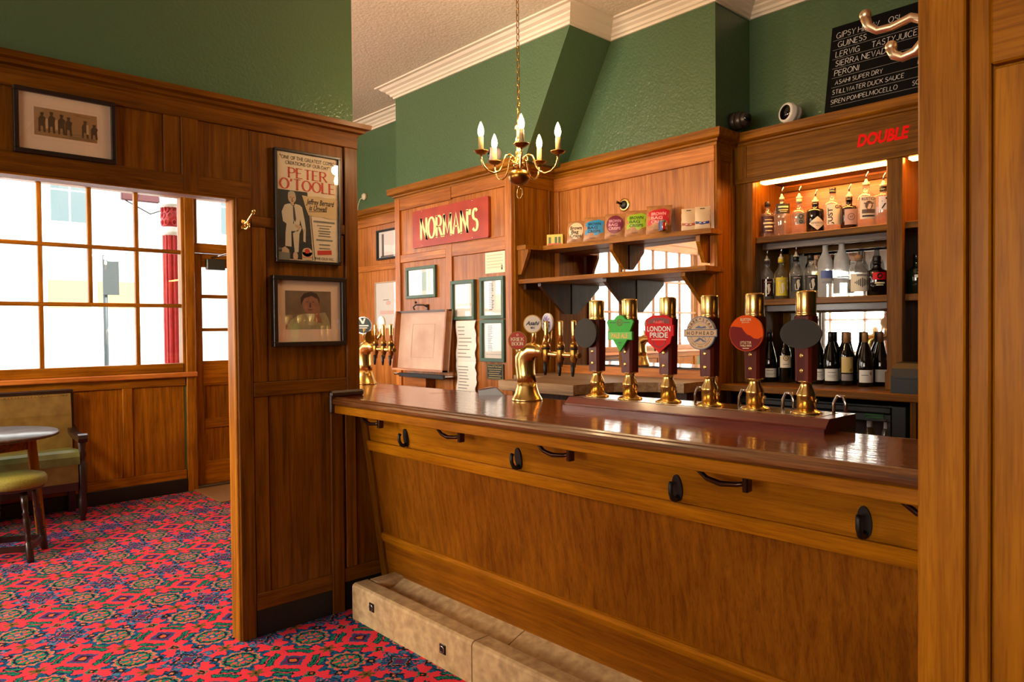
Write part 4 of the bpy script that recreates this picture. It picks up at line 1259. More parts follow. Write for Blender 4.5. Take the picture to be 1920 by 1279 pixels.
KRAFT = noisy('kraft_packet', (150, 100, 56), (184, 128, 78), 30, .4, .3, .002)
SY = 3.70
crisps = [
    (-3.34, .130, .165, (238, 206, 166), (60, 44, 34), 'oval', 'brown crisp packet with a cream oval label, second along the upper shelf'),
    (-3.175, .150, .175, (40, 138, 190), (10, 52, 84), 'hex', 'brown crisp packet with a bright blue label'),
    (-3.00, .135, .175, (116, 34, 62), (214, 150, 170), 'round', 'brown crisp packet with a plum purple round label'),
    (-2.825, .150, .175, (148, 186, 36), (48, 84, 10), 'hex', 'brown crisp packet with a lime green label'),
    (-2.655, .155, .185, (196, 24, 44), (250, 170, 170), 'hex', 'large brown crisp packet with a red label behind the small can'),
]
for i, (xx, w, h, c, c2, shp, lab) in enumerate(crisps):
    t, fn = pouch('crisp_packet', lab, 'crisps', xx, SY, SZ1 + .001, w, h, .055, .5, .22, KRAFT, 'crisp packets on the upper shelf')
    if shp == 'oval': po = arc(0, .012, w * .40, h * .36, 0, 360, 20)[:-1]
    elif shp == 'round': po = arc(0, .012, w * .42, h * .36, 0, 360, 20)[:-1]
    else: po = [(-w * .42, -h * .22), (-w * .40, h * .26), (-w * .2, h * .33), (w * .2, h * .38), (w * .42, h * .30), (w * .42, -h * .14), (w * .1, -h * .26)]
    lm = mat('crisp_label_%d' % i, c, .45); im = mat('crisp_ink_%d' % i, c2, .5)
    lb = patch(t, 'label', fn, po, lm, .0006)
    if shp == 'oval':
        q = MB(); put(q, 'Brown', fn, 0, .032, w=w * .62, h=.026, bold=.03, t=.0016); put(q, 'Bag', fn, -.005, .004, w=w * .4, h=.024, bold=.03, t=.0016); put(q, 'Crisps', fn, 0, -.024, w=w * .6, h=.024, bold=.03, t=.0016)
    else:
        q = MB(); put(q, 'BROWN', fn, 0, .036, w=w * .58, h=.020, bold=.03, t=.0016); put(q, 'BAG', fn, -.01, .010, w=w * .46, h=.020, bold=.03, t=.0016); put(q, 'CRISPS', fn, 0, -.016, w=w * .58, h=.018, bold=.03, t=.0016)
    obj('lettering', q, im, lb)
    q = MB(); put(q, 'CRISPS', fn, -.01, -h * .36, w=w * .3, h=.007, t=.001); obj('small_lettering', q, BROWN, t)
bx = thing('snack_box', 'small yellow printed snack box at the dark end of the upper shelf', 'box', (-3.50, SY - .02, SZ1))
fnb = plane_fn((-3.50, SY - .045, SZ1 + .0405), (math.cos(.45), math.sin(.45), 0), (0, 0, 1))
obj('carton', MB().prism([(-.058, -.04), (.058, -.04), (.058, .04), (-.058, .04)], fnb, -.05, 0), mat('yellow_carton', (214, 184, 62), .5), bx)
q = MB(); [rect(q, fnb, a, a + .018, -.03, .022, .001) for a in (-.045, .0, .026)]; obj('print', q, mat('carton_print', (70, 90, 50), .5), bx)
q = MB(); rect(q, fnb, -.05, .05, -.034, -.022, .0015); obj('print', q, mat('carton_red', (190, 70, 40), .5), bx)
cn = thing('drink_can', 'tiny slim silver and blue drink can before the red crisp packet', 'can', (-2.585, 3.645, SZ1))
obj('body', MB().lathe([(.022, SZ1), (.026, SZ1 + .006), (.026, SZ1 + .064), (.022, SZ1 + .072), (.021, SZ1 + .073), (.001, SZ1 + .071)], (-2.585, 3.645, 0), 20), CHROME, cn)
fc = cyl_fn((-2.585, 3.645, SZ1), .0262, FACE)
q = MB(); rect(q, fc, -.03, -.004, .010, .062, .0004, 6); obj('print', q, mat('can_blue', (36, 70, 140), .35), cn)
q = MB(); rect(q, fc, .002, .012, .014, .056, .0004, 3); obj('print', q, RED, cn)
for xx, c, lab in ((-2.452, (170, 84, 62), 'small cream hanging snack pouch with a brown band on the upper shelf'), (-2.358, (44, 60, 132), 'small cream hanging snack pouch with a blue band at the shelf end')):
    t, fn = pouch('snack_pouch', lab, 'snack pouch', xx, SY + .02, SZ1 + .001, .086, .135, .03, .5, .12, mat('cream_pouch', (214, 186, 150), .4), 'small snack pouches on the upper shelf')
    patch(t, 'band', fn, [(-.04, -.036), (-.04, -.020), (0, -.026), (.04, -.020), (.04, -.036), (0, -.042)], mat('pouch_band_%d' % c[0], c, .5), .0006, 3)
    q = MB(); ring(q, fn, 0, .020, .015, .018, .001, 20); rect(q, fn, -.008, .008, .016, .024, .001); obj('emblem', q, TAN, t)
    q = MB(); rect(q, fn, -.014, .014, .052, .057, .001); obj('hang_slot', q, BLACK, t)
    q = MB(); rect(q, fn, -.018, .018, -.033, -.029, .0016); obj('small_print', q, WHITEPR, t)

sw = thing('light_switch', 'round brass switch with a black lever on the oak panel above the crisps', 'switch', (-3.03, YC - .008, 2.268))
obj('plate', MB().lathe([(.044, 0), (.044, .004), (.038, .008), (.030, .008)], (-3.025, YC - .006, 2.268), 28, (0, -1, 0)), BRASS, sw)
obj('dome', MB().lathe([(.030, .006), (.026, .016), (.012, .022), (.001, .023)], (-3.025, YC - .006, 2.268), 24, (0, -1, 0)), BLACK, sw)
obj('lever', MB().tube([(-3.03, YC - .024, 2.272), (-3.045, YC - .05, 2.282), (-3.05, YC - .058, 2.285)], [.006, .008, .010], 8), mat('dark_chrome', (80, 70, 60), .15, 1), sw)

# ------------------------------------------------------------------ bottle cabinet
cab = thing('bottle_cabinet', 'oak back-bar cabinet with lit bays and shelves for bottles', 'cabinet', (-1.3, 4.2, 1.07))
EF, EB, CX1 = 4.05, 4.45, .25
SE1, SE2, SE0 = 1.990, 1.612, 1.105
box('fascia', cab, oakc('X'), XC1 + .002, CX1, EF - .012, EF + .02, 2.345, 2.545, .003)
box('fascia_rail', cab, oakc('X'), XC1 + .002, CX1, EF - .018, EF + .02, 2.320, 2.352, .003)
box('fascia_stile', cab, oakc('Z'), XC1 + .002, -2.25, EF - .018, EF + .02, 2.345, 2.545, .003)
box('post', cab, oakc('Z'), XC1 + .004, -2.215, EF - .006, EF + .03, SE0, 2.325, .003)
box('post', cab, oakc('Z'), -1.450, -1.372, EF - .01, EF + .03, SE0, 2.325, .003)
box('post_foot', cab, oakc('Z'), -1.458, -1.364, EF - .016, EF + .03, SE0, SE0 + .10, .004)
box('post', cab, oakc('Z'), -.58, -.50, EF - .01, EF + .03, SE0, 2.325, .003)
box('side', cab, oakc('Z'), -2.235, -2.215, EF + .03, EB, SE0, 2.34, 0)
box('side', cab, oakc('Z'), -1.425, -1.40, EF + .03, EB, SE0, 2.34, 0)
box('side', cab, oakc('Z'), -.55, -.53, EF + .03, EB, SE0, 2.34, 0)
box('bay_top', cab, oakc('X'), XC1, CX1, EF + .02, EB, 2.345, 2.36, 0)
box('bay_back', cab, oakl('X'), -2.215, -1.425, EB - .01, EB, 2.0, 2.345, 0)
box('bay_moulding', cab, oakc('X'), -2.215, -1.425, EB - .03, EB - .01, 2.30, 2.33, .004)
box('bay_back', cab, umber('X'), -1.40, CX1, EB - .01, EB, SE0, 2.345, 0)
box('bay_mirror', cab, MIRROR, -2.215, -1.425, EB - .012, EB, SE0 + .02, 1.95, 0)
box('mirror_frame', cab, oakc('X'), -2.215, -1.425, EB - .03, EB - .011, 1.905, 1.95, .003)
box('mirror_frame', cab, oakc('X'), -2.215, -1.425, EB - .03, EB - .011, 1.53, 1.57, .003)
box('mirror_frame', cab, oakc('Z'), -2.215, -2.17, EB - .03, EB - .011, SE0, 1.95, .003)
for zz in (SE1, SE2):
    box('shelf', cab, oakc('X'), -2.216, -1.424, EF + .028, EB - .012, zz - .036, zz, .003)
    box('shelf', cab, oakc('X'), -1.401, -.549, EF + .028, EB - .012, zz - .036, zz, .003)
    box('shelf_lip', cab, umber('X'), -2.21, -1.43, EF + .10, EF + .12, zz - .075, zz - .035, .003)
led = mat('warm_led_strip', (255, 236, 196), .5, emit=(255, 168, 78), estr=40.0)
box('light_strip', cab, led, -2.19, -1.455, EF + .04, EF + .10, 2.312, 2.344, .002)
box('light_strip', cab, led, -1.36, -.6, EF + .04, EF + .10, 2.312, 2.344, .002)
fd = plane_fn((0, EF - .0135, 0), (1, 0, 0), (0, 0, 1))
q = MB(); put(q, 'DOUBLE', fd, -1.468, 2.447, h=.062, w=.264, bold=.045, shear=.22, t=.0)
obj('lettering', q, mat('red_vinyl_lettering', (244, 16, 10), .45, spec=.1), cab)
ledge = thing('bottle_ledge', 'polished oak ledge carrying the wine bottles, above the black fridge', 'shelf', (-1.3, 4.1, 1.065))
box('board', ledge, oakc('X'), XC1 + .006, CX1, 3.86, EB, 1.065, SE0, .004)
box('support', ledge, oakc('Z'), -1.30, -1.27, 3.93, 3.96, .3, 1.065, .003)
box('support', ledge, umber('Z'), XC1 + .006, -2.30, 3.93, 3.96, 0, 1.065, .003)

fr = thing('bottle_fridge', 'black under-counter bottle fridge below the wine ledge', 'fridge', (-1.8, 4.1, 0))
for a in ((-2.28, -1.33, 4.36, 4.4, .05, 1.03), (-2.28, -2.24, 3.98, 4.36, .05, 1.03), (-1.40, -1.33, 3.965, 4.36, .05, 1.03), (-2.24, -1.40, 3.98, 4.36, .99, 1.03), (-2.24, -1.40, 3.98, 4.36, .05, .10)):
    box('case_panel', fr, BLACK, *a, .003)
box('top_panel', fr, mat('charcoal_metal', (44, 44, 42), .45, .4), -2.27, -1.40, 3.955, 3.985, .990, 1.02, .004)
box('door_frame', fr, mat('dark_green_black', (22, 26, 22), .4), -2.27, -1.40, 3.96, 3.98, .945, .985, .003)
box('door_frame', fr, mat('dark_green_black', (22, 26, 22), .4), -1.42, -1.40, 3.96, 3.98, .15, .945, .003)
box('door_pane', fr, PICGLASS, -2.27, -1.42, 3.966, 3.97, .15, .945, 0)
obj('door_grip', MB().tube([(-1.525, 3.955, .980), (-1.525, 3.955, .966), (-1.435, 3.955, .966), (-1.435, 3.955, .980)], .004, 6, True), mat('faint_green_light', (40, 90, 46), .4, emit=(60, 140, 60), estr=.04), fr)
obj('lock', MB().lathe([(.006, 0), (.006, .006)], (-1.425, 3.96, .955), 10, (0, -1, 0)), CHROME, fr)

# ------------------------------------------------------------------ bottles
def glassmat(name, c, rough=.06):
    m = mat(name, c, rough, spec=.6, coat=.6)
    return m


DARKG = glassmat('dark_wine_glass', (12, 14, 10)); BLKG = glassmat('black_bottle_glass', (14, 12, 12)); BROWNG = glassmat('dark_brown_bottle_glass', (34, 18, 12)); REDG = glassmat('dark_red_spirit', (52, 14, 20)); YELG = thin_glass('yellow_spirit', (.88, .74, .2), body=.06)
CORK = mat('cork_stopper', (170, 122, 78), .7); STEEL = CHROME; SILV = mat('pale_pourer', (224, 208, 180), .3); BLKCAP = mat('black_cap', (22, 20, 20), .35)


def bottle(name, label, cat, x, y, z, prof, glass, cap=None, capm=BLKCAP, pourer=False, labels=(), group=None, square=False, seg=22):
    """prof: (radius, height) outline; labels: (height0, height1, half width, material, writer)"""
    t = thing(name, label, cat, (x, y, z), group)
    b = MB().lathe([(r, z + h) for r, h in prof], (x, y, 0), 4 if square else seg, (0, 0, 1), PI / 4 + .4 if square else 0, 2 * PI + (PI / 4 + .4 if square else 0), smooth=not square)
    obj('glass', b, glass, t)
    topz = z + prof[-1][1]; rn = prof[-1][0]
    if cap:
        ch, cr = cap
        obj('cap', MB().lathe([(cr, topz - .012), (cr, topz + ch - .003), (cr - .003, topz + ch), (.001, topz + ch)], (x, y, 0), 14), capm, t)
        topz += ch
    if pourer:
        p = obj('pourer', MB().lathe([(rn * .95, topz - .004), (rn * .95, topz + .008), (rn * .55, topz + .012), (.0045, topz + .03)], (x, y, 0), 12), SILV, t)
        obj('pourer_tube', MB().tube([(x, y, topz + .025), (x + .002, y, topz + .05), (x + .014, y - .004, topz + .07)], [.005, .004, .003], 8), STEEL, p)
    for n, (h0, h1, hw, lm, wr) in enumerate(labels):
        R = max([r for r, h in prof if h0 - .03 <= h <= h1 + .03] or [max(r for r, h in prof)])
        if square:
            s = R * math.sqrt(.5)
            a = .4 - PI / 2
            fn = plane_fn((x + math.cos(a) * (s + .001), y + math.sin(a) * (s + .001), z), (math.cos(a + PI / 2), math.sin(a + PI / 2), 0), (0, 0, 1))
        else:
            fn = cyl_fn((x, y, z), R + .0012, FACE)
        lb = obj('label', rect(MB(), fn, -hw, hw, h0, h1, 0, 10), lm, t)
        if wr:
            for k, (nm, m2, f) in enumerate(wr(fn, (h0 + h1) / 2)):
                q = MB(); f(q); obj(nm, q, m2, lb)
    return t


def lines(*ls):
    """writer: rows of (text, dz, height, width, material)"""
    def wr(fn, mid):
        return [('lettering', m, (lambda q, s=s, dz=dz, h=h, w=w: put(q, s, fn, 0, mid + dz, h=h, w=w, bold=.01, t=.0008))) for s, dz, h, w, m in ls]
    return wr


def marks(m, *rws):
    """writer: rows of small print too small to read: (dz, height, width)"""
    return lambda fn, mid: [('small_print', m, lambda q: [rect(q, fn, -w / 2, w / 2, mid + dz - h / 2, mid + dz + h / 2, .0008, 5) for dz, h, w in rws])]


def gin(r, sh, nk, hb, hn, rn=.0135):
    """body radius r, shoulder start sh, neck start nk"""
    return [(r * .9, 0), (r, .006), (r, sh), (r * .93, sh + .012), (r * .6, nk - .012), (rn, nk), (rn, hn), (rn + .002, hn), (rn + .002, hn + .008)]


PLUM = mat('plum_label', (74, 40, 46), .5); BLKLB = mat('black_label', (32, 28, 28), .5); CRLB = mat('cream_label', (232, 218, 194), .55); WHLB = mat('white_label', (232, 230, 224), .55); PINKLB = mat('dusty_pink_label', (196, 160, 150), .55); YELLB = mat('yellow_label', (222, 196, 40), .5); LILAC = mat('grey_lilac_label', (150, 140, 140), .5); GOLDLB = mat('gold_label', (214, 188, 118), .5)
GY = 4.18
gg = 'gin bottles on the lit top shelf'
bottle('gin_bottle', 'short gin bottle with a plum label and striped cap at the shelf end', 'bottle', -2.180, GY - .02, SE1, gin(.040, .135, .165, 0, .195), CLEAR, (.018, .017), mat('striped_cap', (40, 34, 36), .4), False,
       [(.025, .128, .048, PLUM, marks(CREAM, (.030, .004, .045), (.010, .010, .066), (-.012, .010, .050), (-.036, .004, .040)))], gg)
bottle('gin_bottle', 'tall clear gin bottle with a black arched label', 'bottle', -2.098, GY, SE1, gin(.048, .150, .205, 0, .222), CLEAR, None, BLKCAP, True,
       [(.135, .195, .044, BLKLB, marks(CREAM, (.010, .009, .06), (-.008, .004, .055), (-.018, .003, .04)))], gg)
bottle('gin_bottle', 'clear gin bottle with a grey sculpted emblem', 'bottle', -1.990, GY, SE1, gin(.046, .128, .160, 0, .195, .017), CLEAR, (.016, .016), SILV, True,
       [(.06, .125, .022, mat('pewter_emblem', (120, 124, 122), .35), lambda fn, m: [('print', BLACK, lambda q: (ring(q, fn, 0, m + .012, .009, .014, .001, 18), ring(q, fn, 0, m - .018, .006, .010, .001, 16)))])], gg)
bottle('gin_bottle', 'squat black gin bottle with a cream diamond label', 'bottle', -1.893, GY, SE1, gin(.050, .125, .150, 0, .165, .018), BLKG, (.012, .018), BLKCAP, True,
       [(.052, .056, .002, CRLB, lambda fn, m: [('diamond', CRLB, lambda q: [q.add([fn(a, m - (.040 - abs(a) * .84), .0006), fn(a + .0117, m - (.040 - abs(a + .0117) * .84), .0006), fn(a + .0117, m + (.040 - abs(a + .0117) * .84), .0006), fn(a, m + (.040 - abs(a) * .84), .0006)], [(0, 1, 2, 3)]) for a in [-.0468 + .0117 * i for i in range(8)]]),
                                               ('lettering', BROWN, lambda q: (put(q, "HENDRICK'S", fn, 0, m + .002, w=.066, h=.012, t=.0014), put(q, 'GIN', fn, 0, m - .014, h=.007, t=.0014)))])], gg)
bottle('gin_bottle', 'clear gin bottle with tall sideways black lettering and a black stopper', 'bottle', -1.792, GY, SE1, gin(.049, .150, .185, 0, .225, .017), CLEAR, (.018, .018), BLKCAP, False,
       [(.035, .152, .046, CRLB, lambda fn, m: [('lettering', INK, lambda q: put(q, 'JUST', lambda p, s, t: fn(-s, p, t), m - .010, .026, h=.026, w=.095, bold=.02, t=.001)), ('lettering', INK, lambda q: put(q, 'GIN', fn, .024, m + .042, h=.020, bold=.02, t=.001))])], gg)
bottle('gin_bottle', 'dark brown apothecary gin bottle with a dusty pink label', 'bottle', -1.700, GY, SE1, gin(.045, .118, .140, 0, .165, .016), BROWNG, (.014, .018), BLKCAP, True,
       [(.025, .112, .036, PINKLB, lambda fn, m: [('print', BROWN, lambda q: (ring(q, fn, 0, m, .016, .019, .001, 20), put(q, '47', fn, 0, m, h=.014, t=.001)))])], gg)
bottle('gin_bottle', 'tallest clear gin bottle with a bearded portrait label and a long pourer', 'bottle', -1.607, GY, SE1, gin(.051, .165, .205, 0, .235, .018), CLEAR, None, BLKCAP, True,
       [(.045, .170, .046, CRLB, lambda fn, m: [('portrait', mat('brown_sepia_print', (96, 78, 64), .5), lambda q: (disc(q, fn, 0, m + .012, .020, .024, .0008, 20), rect(q, fn, -.036, .036, m - .032, m - .010, .0008, 6), rect(q, fn, -.026, .026, m + .02, m + .026, .0009, 4))),
                                              ('lettering', INK, lambda q: (put(q, 'RUSTICH', fn, 0, m + .048, w=.074, h=.016, bold=.02, t=.0012), rect(q, fn, -.034, .034, m - .051, m - .042, .0012, 6)))])], gg)
bottle('gin_bottle', 'clear six-sided gin bottle with a white label bearing one brushed character', 'bottle', -1.517, GY, SE1, gin(.050, .160, .178, 0, .195, .018), CLEAR, (.018, .018), BLKCAP, True,
       [(.085, .158, .038, WHLB, lambda fn, m: [('character', INK, lambda q: (q.poly([(-.003, m + .030), (.004, m + .028), (.002, m + .018), (-.004, m + .019)], fn, .001), rect(q, fn, -.022, .022, m + .006, m + .012, .001), q.poly([(-.008, m - .002), (-.001, m - .004), (-.018, m - .030), (-.024, m - .028)], fn, .001), q.poly([(.004, m - .002), (.010, m - .0), (.022, m - .026), (.016, m - .030)], fn, .001)))])], gg)

vg = 'spirit bottles on the middle shelf'
slim = [(.034, 0), (.038, .005), (.038, .150), (.035, .165), (.018, .190), (.014, .198), (.014, .225), (.016, .226), (.016, .234)]


def deco(fn, m, h=.04):
    return [('figure', CRLB, lambda q: (q.poly([(-.012, m - h), (-.016, m - .01), (-.004, m + .016), (.002, m + h * .6), (.014, m + h * .5), (.010, m + .01), (.016, m - .012), (.004, m - h)], fn, .0008),)), ('print', PINKLB, lambda q: rect(q, fn, -.022, .022, m + h * .8, m + h * .9, .0008, 4))]


bottle('vodka_bottle', 'slim spirit bottle with a dark red figure label at the shelf end', 'bottle', -2.185, GY - .02, SE2, slim, CLEAR, (.006, .017), PLUM, True, [(.02, .125, .040, REDG, deco)], vg)
bottle('vodka_bottle', 'slim spirit bottle with a yellow figure label', 'bottle', -2.100, GY - .01, SE2, slim, YELG, (.012, .017), YELLB, True, [(.02, .130, .040, YELLB, deco)], vg)
bottle('vodka_bottle', 'slim spirit bottle with a black figure label and steel pourer', 'bottle', -2.010, GY, SE2, slim, CLEAR, (.018, .018), BLKCAP, True, [(.045, .135, .042, BLKLB, deco)], vg)
bottle('vodka_bottle', 'slim spirit bottle with a black figure label and plain black cap', 'bottle', -1.921, GY, SE2, slim, CLEAR, (.022, .019), BLKCAP, False, [(.045, .135, .042, BLKLB, deco)], vg)
tall = [(.038, 0), (.042, .006), (.041, .20), (.038, .218), (.026, .240), (.017, .262), (.015, .275), (.015, .32)]
bottle('vodka_bottle', 'tall frosted vodka bottle with a blue printed landscape and blue capsule', 'bottle', -1.835, GY, SE2, tall, FROST, (.016, .0165), mat('blue_capsule', (40, 52, 110), .4), False,
       [(.11, .155, .036, mat('blue_bottle_print', (86, 104, 168), .5), lambda fn, m: [('lettering', BLU, lambda q: (put(q, 'GREY GOOSE', fn, 0, m - .045, w=.056, h=.009, bold=.02, t=.001),))])], vg)
bottle('vodka_bottle', 'tall frosted vodka bottle with grey lettering and silver-blue capsule', 'bottle', -1.742, GY, SE2, [(r * 1.02, h * 1.03) for r, h in tall], FROST, (.02, .0165), mat('silver_blue_capsule', (150, 166, 210), .3), False,
       [(.10, .104, .030, BLU, lambda fn, m: [('lettering', mat('slate_print', (92, 98, 104), .5), lambda q: (put(q, 'BELVEDERE', fn, 0, m + .032, w=.068, h=.018, t=.001), rect(q, fn, -.035, .035, m + .008, m + .014, .001, 5)))])], vg)
bottle('rum_bottle', 'stout clear bottle with a pale label and striped fish shape', 'bottle', -1.643, GY - .01, SE2, gin(.056, .125, .175, 0, .205, .019), CLEAR, (.018, .021), CORK, False,
       [(.025, .125, .062, CRLB, lambda fn, m: [('emblem', mat('dark_stripe_print', (60, 62, 60), .5), lambda q: [rect(q, fn, a, a + .005, m - (.026 - abs(a) * .6), m + (.026 - abs(a) * .6), .0008) for a in [-.036 + .009 * i for i in range(9)]]), ('small_print', LILAC, lambda q: rect(q, fn, -.026, .026, m + .034, m + .045, .001, 6))])], vg)
bottle('rum_bottle', 'stout black bottle with a red and gold medallion and black cap', 'bottle', -1.543, GY - .02, SE2, gin(.050, .125, .155, 0, .175, .02), BLKG, (.034, .021), BLKCAP, False,
       [(.085, .125, .036, RED, lambda fn, m: [('emblem', BLACK, lambda q: disc(q, fn, 0, m, .014, .016, .001, 16)), ('lettering', CREAM, lambda q: (rect(q, fn, -.026, .026, m - .042, m - .034, .001, 5), rect(q, fn, -.018, .018, m - .052, m - .047, .001, 4)))])], vg)
bottle('rum_bottle', 'amber spirit bottle half hidden by the oak post on the middle shelf', 'bottle', -1.478, GY + .09, SE2, slim, glassmat('amber_spirit', (150, 74, 16)), (.02, .018), BLKCAP, False, [(.05, .12, .04, RED, None)], vg)
bottle('liqueur_bottle', 'dark green bottle alone in the next bay with a white leaf print', 'bottle', -1.340, GY - .03, SE2, gin(.046, .120, .150, 0, .185, .018), glassmat('green_bottle_glass', (22, 34, 20)), (.018, .018), BROWNG, False,
       [(.085, .10, .026, WHLB, lambda fn, m: [('leaf', WHLB, lambda q: q.poly([(-.012, m + .018), (0, m + .044), (.012, m + .018), (0, m + .012)], fn, .001))])])

wprof = [(.034, 0), (.0375, .004), (.0375, .165), (.036, .185), (.027, .215), (.0165, .240), (.0145, .255), (.0145, .292), (.0155, .293), (.0155, .300)]
bprof = [(.038, 0), (.042, .004), (.042, .125), (.040, .145), (.030, .190), (.019, .235), (.0150, .255), (.0145, .296), (.0155, .297), (.0155, .304)]
wg = 'wine bottles on the ledge'
CAPB = mat('black_foil', (18, 16, 18), .35); CAPG = mat('tan_foil', (168, 124, 80), .4); CAPR = mat('brown_foil', (110, 74, 50), .4)


def vine(x, y, prof, foil, lab, label, k=1.0):
    b = bottle('wine_bottle', label, 'bottle', x, y, SE0, prof, DARKG, None, BLKCAP, False, lab, wg)
    obj('foil', MB().lathe([(.0163, SE0 + .245), (.0158, SE0 + .302), (.014, SE0 + .3055), (.001, SE0 + .3055)], (x, y, 0), 14), foil, b)
    return b


sun = lambda fn, m: [('emblem', mat('olive_gold_print', (150, 126, 60), .5), lambda q: (ring(q, fn, 0, m + .022, .011, .017, .0008, 18), disc(q, fn, 0, m + .022, .005, t=.0008))), ('lettering', GREYINK, lambda q: rect(q, fn, -.017, .017, m - .018, m - .014, .0008, 4))]
plain = lambda fn, m: [('lettering', GREYINK, lambda q: (rect(q, fn, -.028, .014, m + .012, m + .016, .0008, 4), rect(q, fn, -.03, .02, m - .004, m - .002, .0008, 4), rect(q, fn, -.03, .01, m - .012, m - .010, .0008, 4)))]
WY = 4.21
vine(-2.195, WY, bprof, CAPB, [(.030, .085, .040, WHLB, plain)], 'sloping wine bottle with a low white label in the ledge corner by the recess')
vine(-2.098, WY, wprof, CAPB, [(.092, .165, .036, CRLB, sun)], 'straight wine bottle with a cream label and gold ring, clear of the grey badge')
vine(-1.990, WY, wprof, CAPB, [(.092, .165, .036, CRLB, sun)], 'straight wine bottle with a cream label and gold ring, mostly behind the grey oval badge')
vine(-1.905, WY + .02, bprof, CAPB, [(.025, .09, .042, WHLB, plain)], 'wine bottle with a white label just clear of the grey oval badge')
vine(-1.816, WY, bprof, CAPB, [(.025, .095, .048, WHLB, plain)], 'wine bottle with a wide plain white label next to the yellow label')
vine(-1.730, WY, wprof, CAPG, [(.075, .165, .036, GOLDLB, lambda fn, m: [('print', mat('dull_gold_print', (170, 136, 60), .5), lambda q: disc(q, fn, .018, m - .03, .010, t=.0008))]), (.030, .068, .036, LILAC, None)], 'straight wine bottle with a yellow label over a grey band')
vine(-1.622, WY - .01, bprof, CAPG, [(.025, .095, .044, WHLB, lambda fn, m: [('emblem', mat('tan_shield', (180, 150, 100), .5), lambda q: disc(q, fn, .02, m + .016, .007, .010, .0008, 12)), ('lettering', GREYINK, lambda q: rect(q, fn, -.030, .004, m + .004, m + .008, .0008, 4))])], 'front wine bottle with a white label and tan shield and tan foil')
vine(-1.575, WY + .09, bprof, CAPR, [(.025, .095, .044, WHLB, None)], 'wine bottle close behind the one with the tan shield label')
vine(-1.480, WY + .12, bprof, CAPR, [(.030, .07, .044, GREYB, None)], 'wine bottle with a dark label beside the oak post')
vine(-1.875, WY + .13, wprof, CAPB, [], 'unlabelled dark wine bottle in the back row behind the white label')
vine(-1.960, WY + .13, wprof, CAPB, [], 'unlabelled dark wine bottle in the back row near the grey oval badge')
vine(-1.770, WY + .13, bprof, CAPG, [], 'dark wine bottle with tan foil in the back row')
vine(-1.670, WY + .12, wprof, CAPR, [(.07, .16, .034, GOLDLB, None)], 'dark wine bottle with brown foil in the back row')

# two bottles behind the fridge glass, and the till beside the post
for xx, lab in ((-1.545, 'tonic bottle with a white label in the fridge, beside the pump plinth'), (-1.458, 'tonic bottle with a white label in the fridge, near its black edge')):
    t = thing('tonic_bottle', lab, 'bottle', (xx, 4.06, .66), 'bottles in the fridge')
    z = .66
    obj('glass', MB().lathe([(.03, z), (.032, z + .17), (.030, z + .2), (.016, z + .24), (.014, z + .29)], (xx, 4.06, 0), 16), YELG, t)
    f = cyl_fn((xx, 4.06, z), .0165, FACE); q = MB(); rect(q, f, -.02, .02, .24, .29, 0, 6); obj('neck_label', q, WHLB, t)
    f = cyl_fn((xx, 4.06, z), .0335, FACE); q = MB(); rect(q, f, -.04, .04, .06, .16, 0, 8); obj('label', q, WHLB, t)
# the fridge holds them up on its own shelf
c_ = box('wire_shelf', fr, CHROME, -2.238, -1.402, 3.985, 4.3, .652, .66, 0)
till = thing('card_printer', 'black till printer with a rounded top beside the oak post', 'printer', (-1.30, 3.98, SE0))
obj('body', MB().prism([(3.885, SE0), (3.885, SE0 + .085), (3.90, SE0 + .125), (3.94, SE0 + .150), (4.03, SE0 + .155), (4.03, SE0)], lambda p, q, t: (t, p, q), -1.375, -1.20), mat('matt_black_plastic', (18, 18, 17), .55), till)
box('slot', till, BLACK, -1.36, -1.21, 3.880, 3.888, SE0 + .075, SE0 + .086, .001)


# ================================================================== ON THE WALLS
def frame_y(name, label, x0, x1, z0, z1, Y, bw, fm, inner, cat='picture', depth=.022, glass=True, group=None, print_fn=None, mount=None):
    """a frame hung on a wall that faces -y"""
    t = thing(name, label, cat, ((x0 + x1) / 2, Y, z0), group)
    for nm, a in (('frame_rail', (x0, x1, z0, z0 + bw)), ('frame_rail', (x0, x1, z1 - bw, z1)), ('frame_stile', (x0, x0 + bw, z0 + bw, z1 - bw)), ('frame_stile', (x1 - bw, x1, z0 + bw, z1 - bw))):
        box(nm, t, fm, a[0], a[1], Y - depth, Y, a[2], a[3], .002)
    p = box('picture_sheet', t, inner, x0 + bw, x1 - bw, Y - .006, Y, z0 + bw, z1 - bw, 0)
    fn = plane_fn(((x0 + x1) / 2, Y - .0072, (z0 + z1) / 2), (1, 0, 0), (0, 0, 1))
    if print_fn:
        for nm, m, f in print_fn(x1 - x0 - 2 * bw, z1 - z0 - 2 * bw):
            q = MB(); f(q, fn); obj(nm, q, m, p)
    if glass:
        box('picture_glass', t, PICGLASS, x0 + bw, x1 - bw, Y - .013, Y - .011, z0 + bw, z1 - bw, 0)
    return t


def rows(n, x0, x1, zt, step, h, rng):
    def f(q, fn):
        for i in range(n):
            rect(q, fn, x0, x0 + (x1 - x0) * rng.uniform(.6, 1), zt - i * step - h, zt - i * step, 0)
    return f


rg = random.Random(3)
PB_ = YB - .008
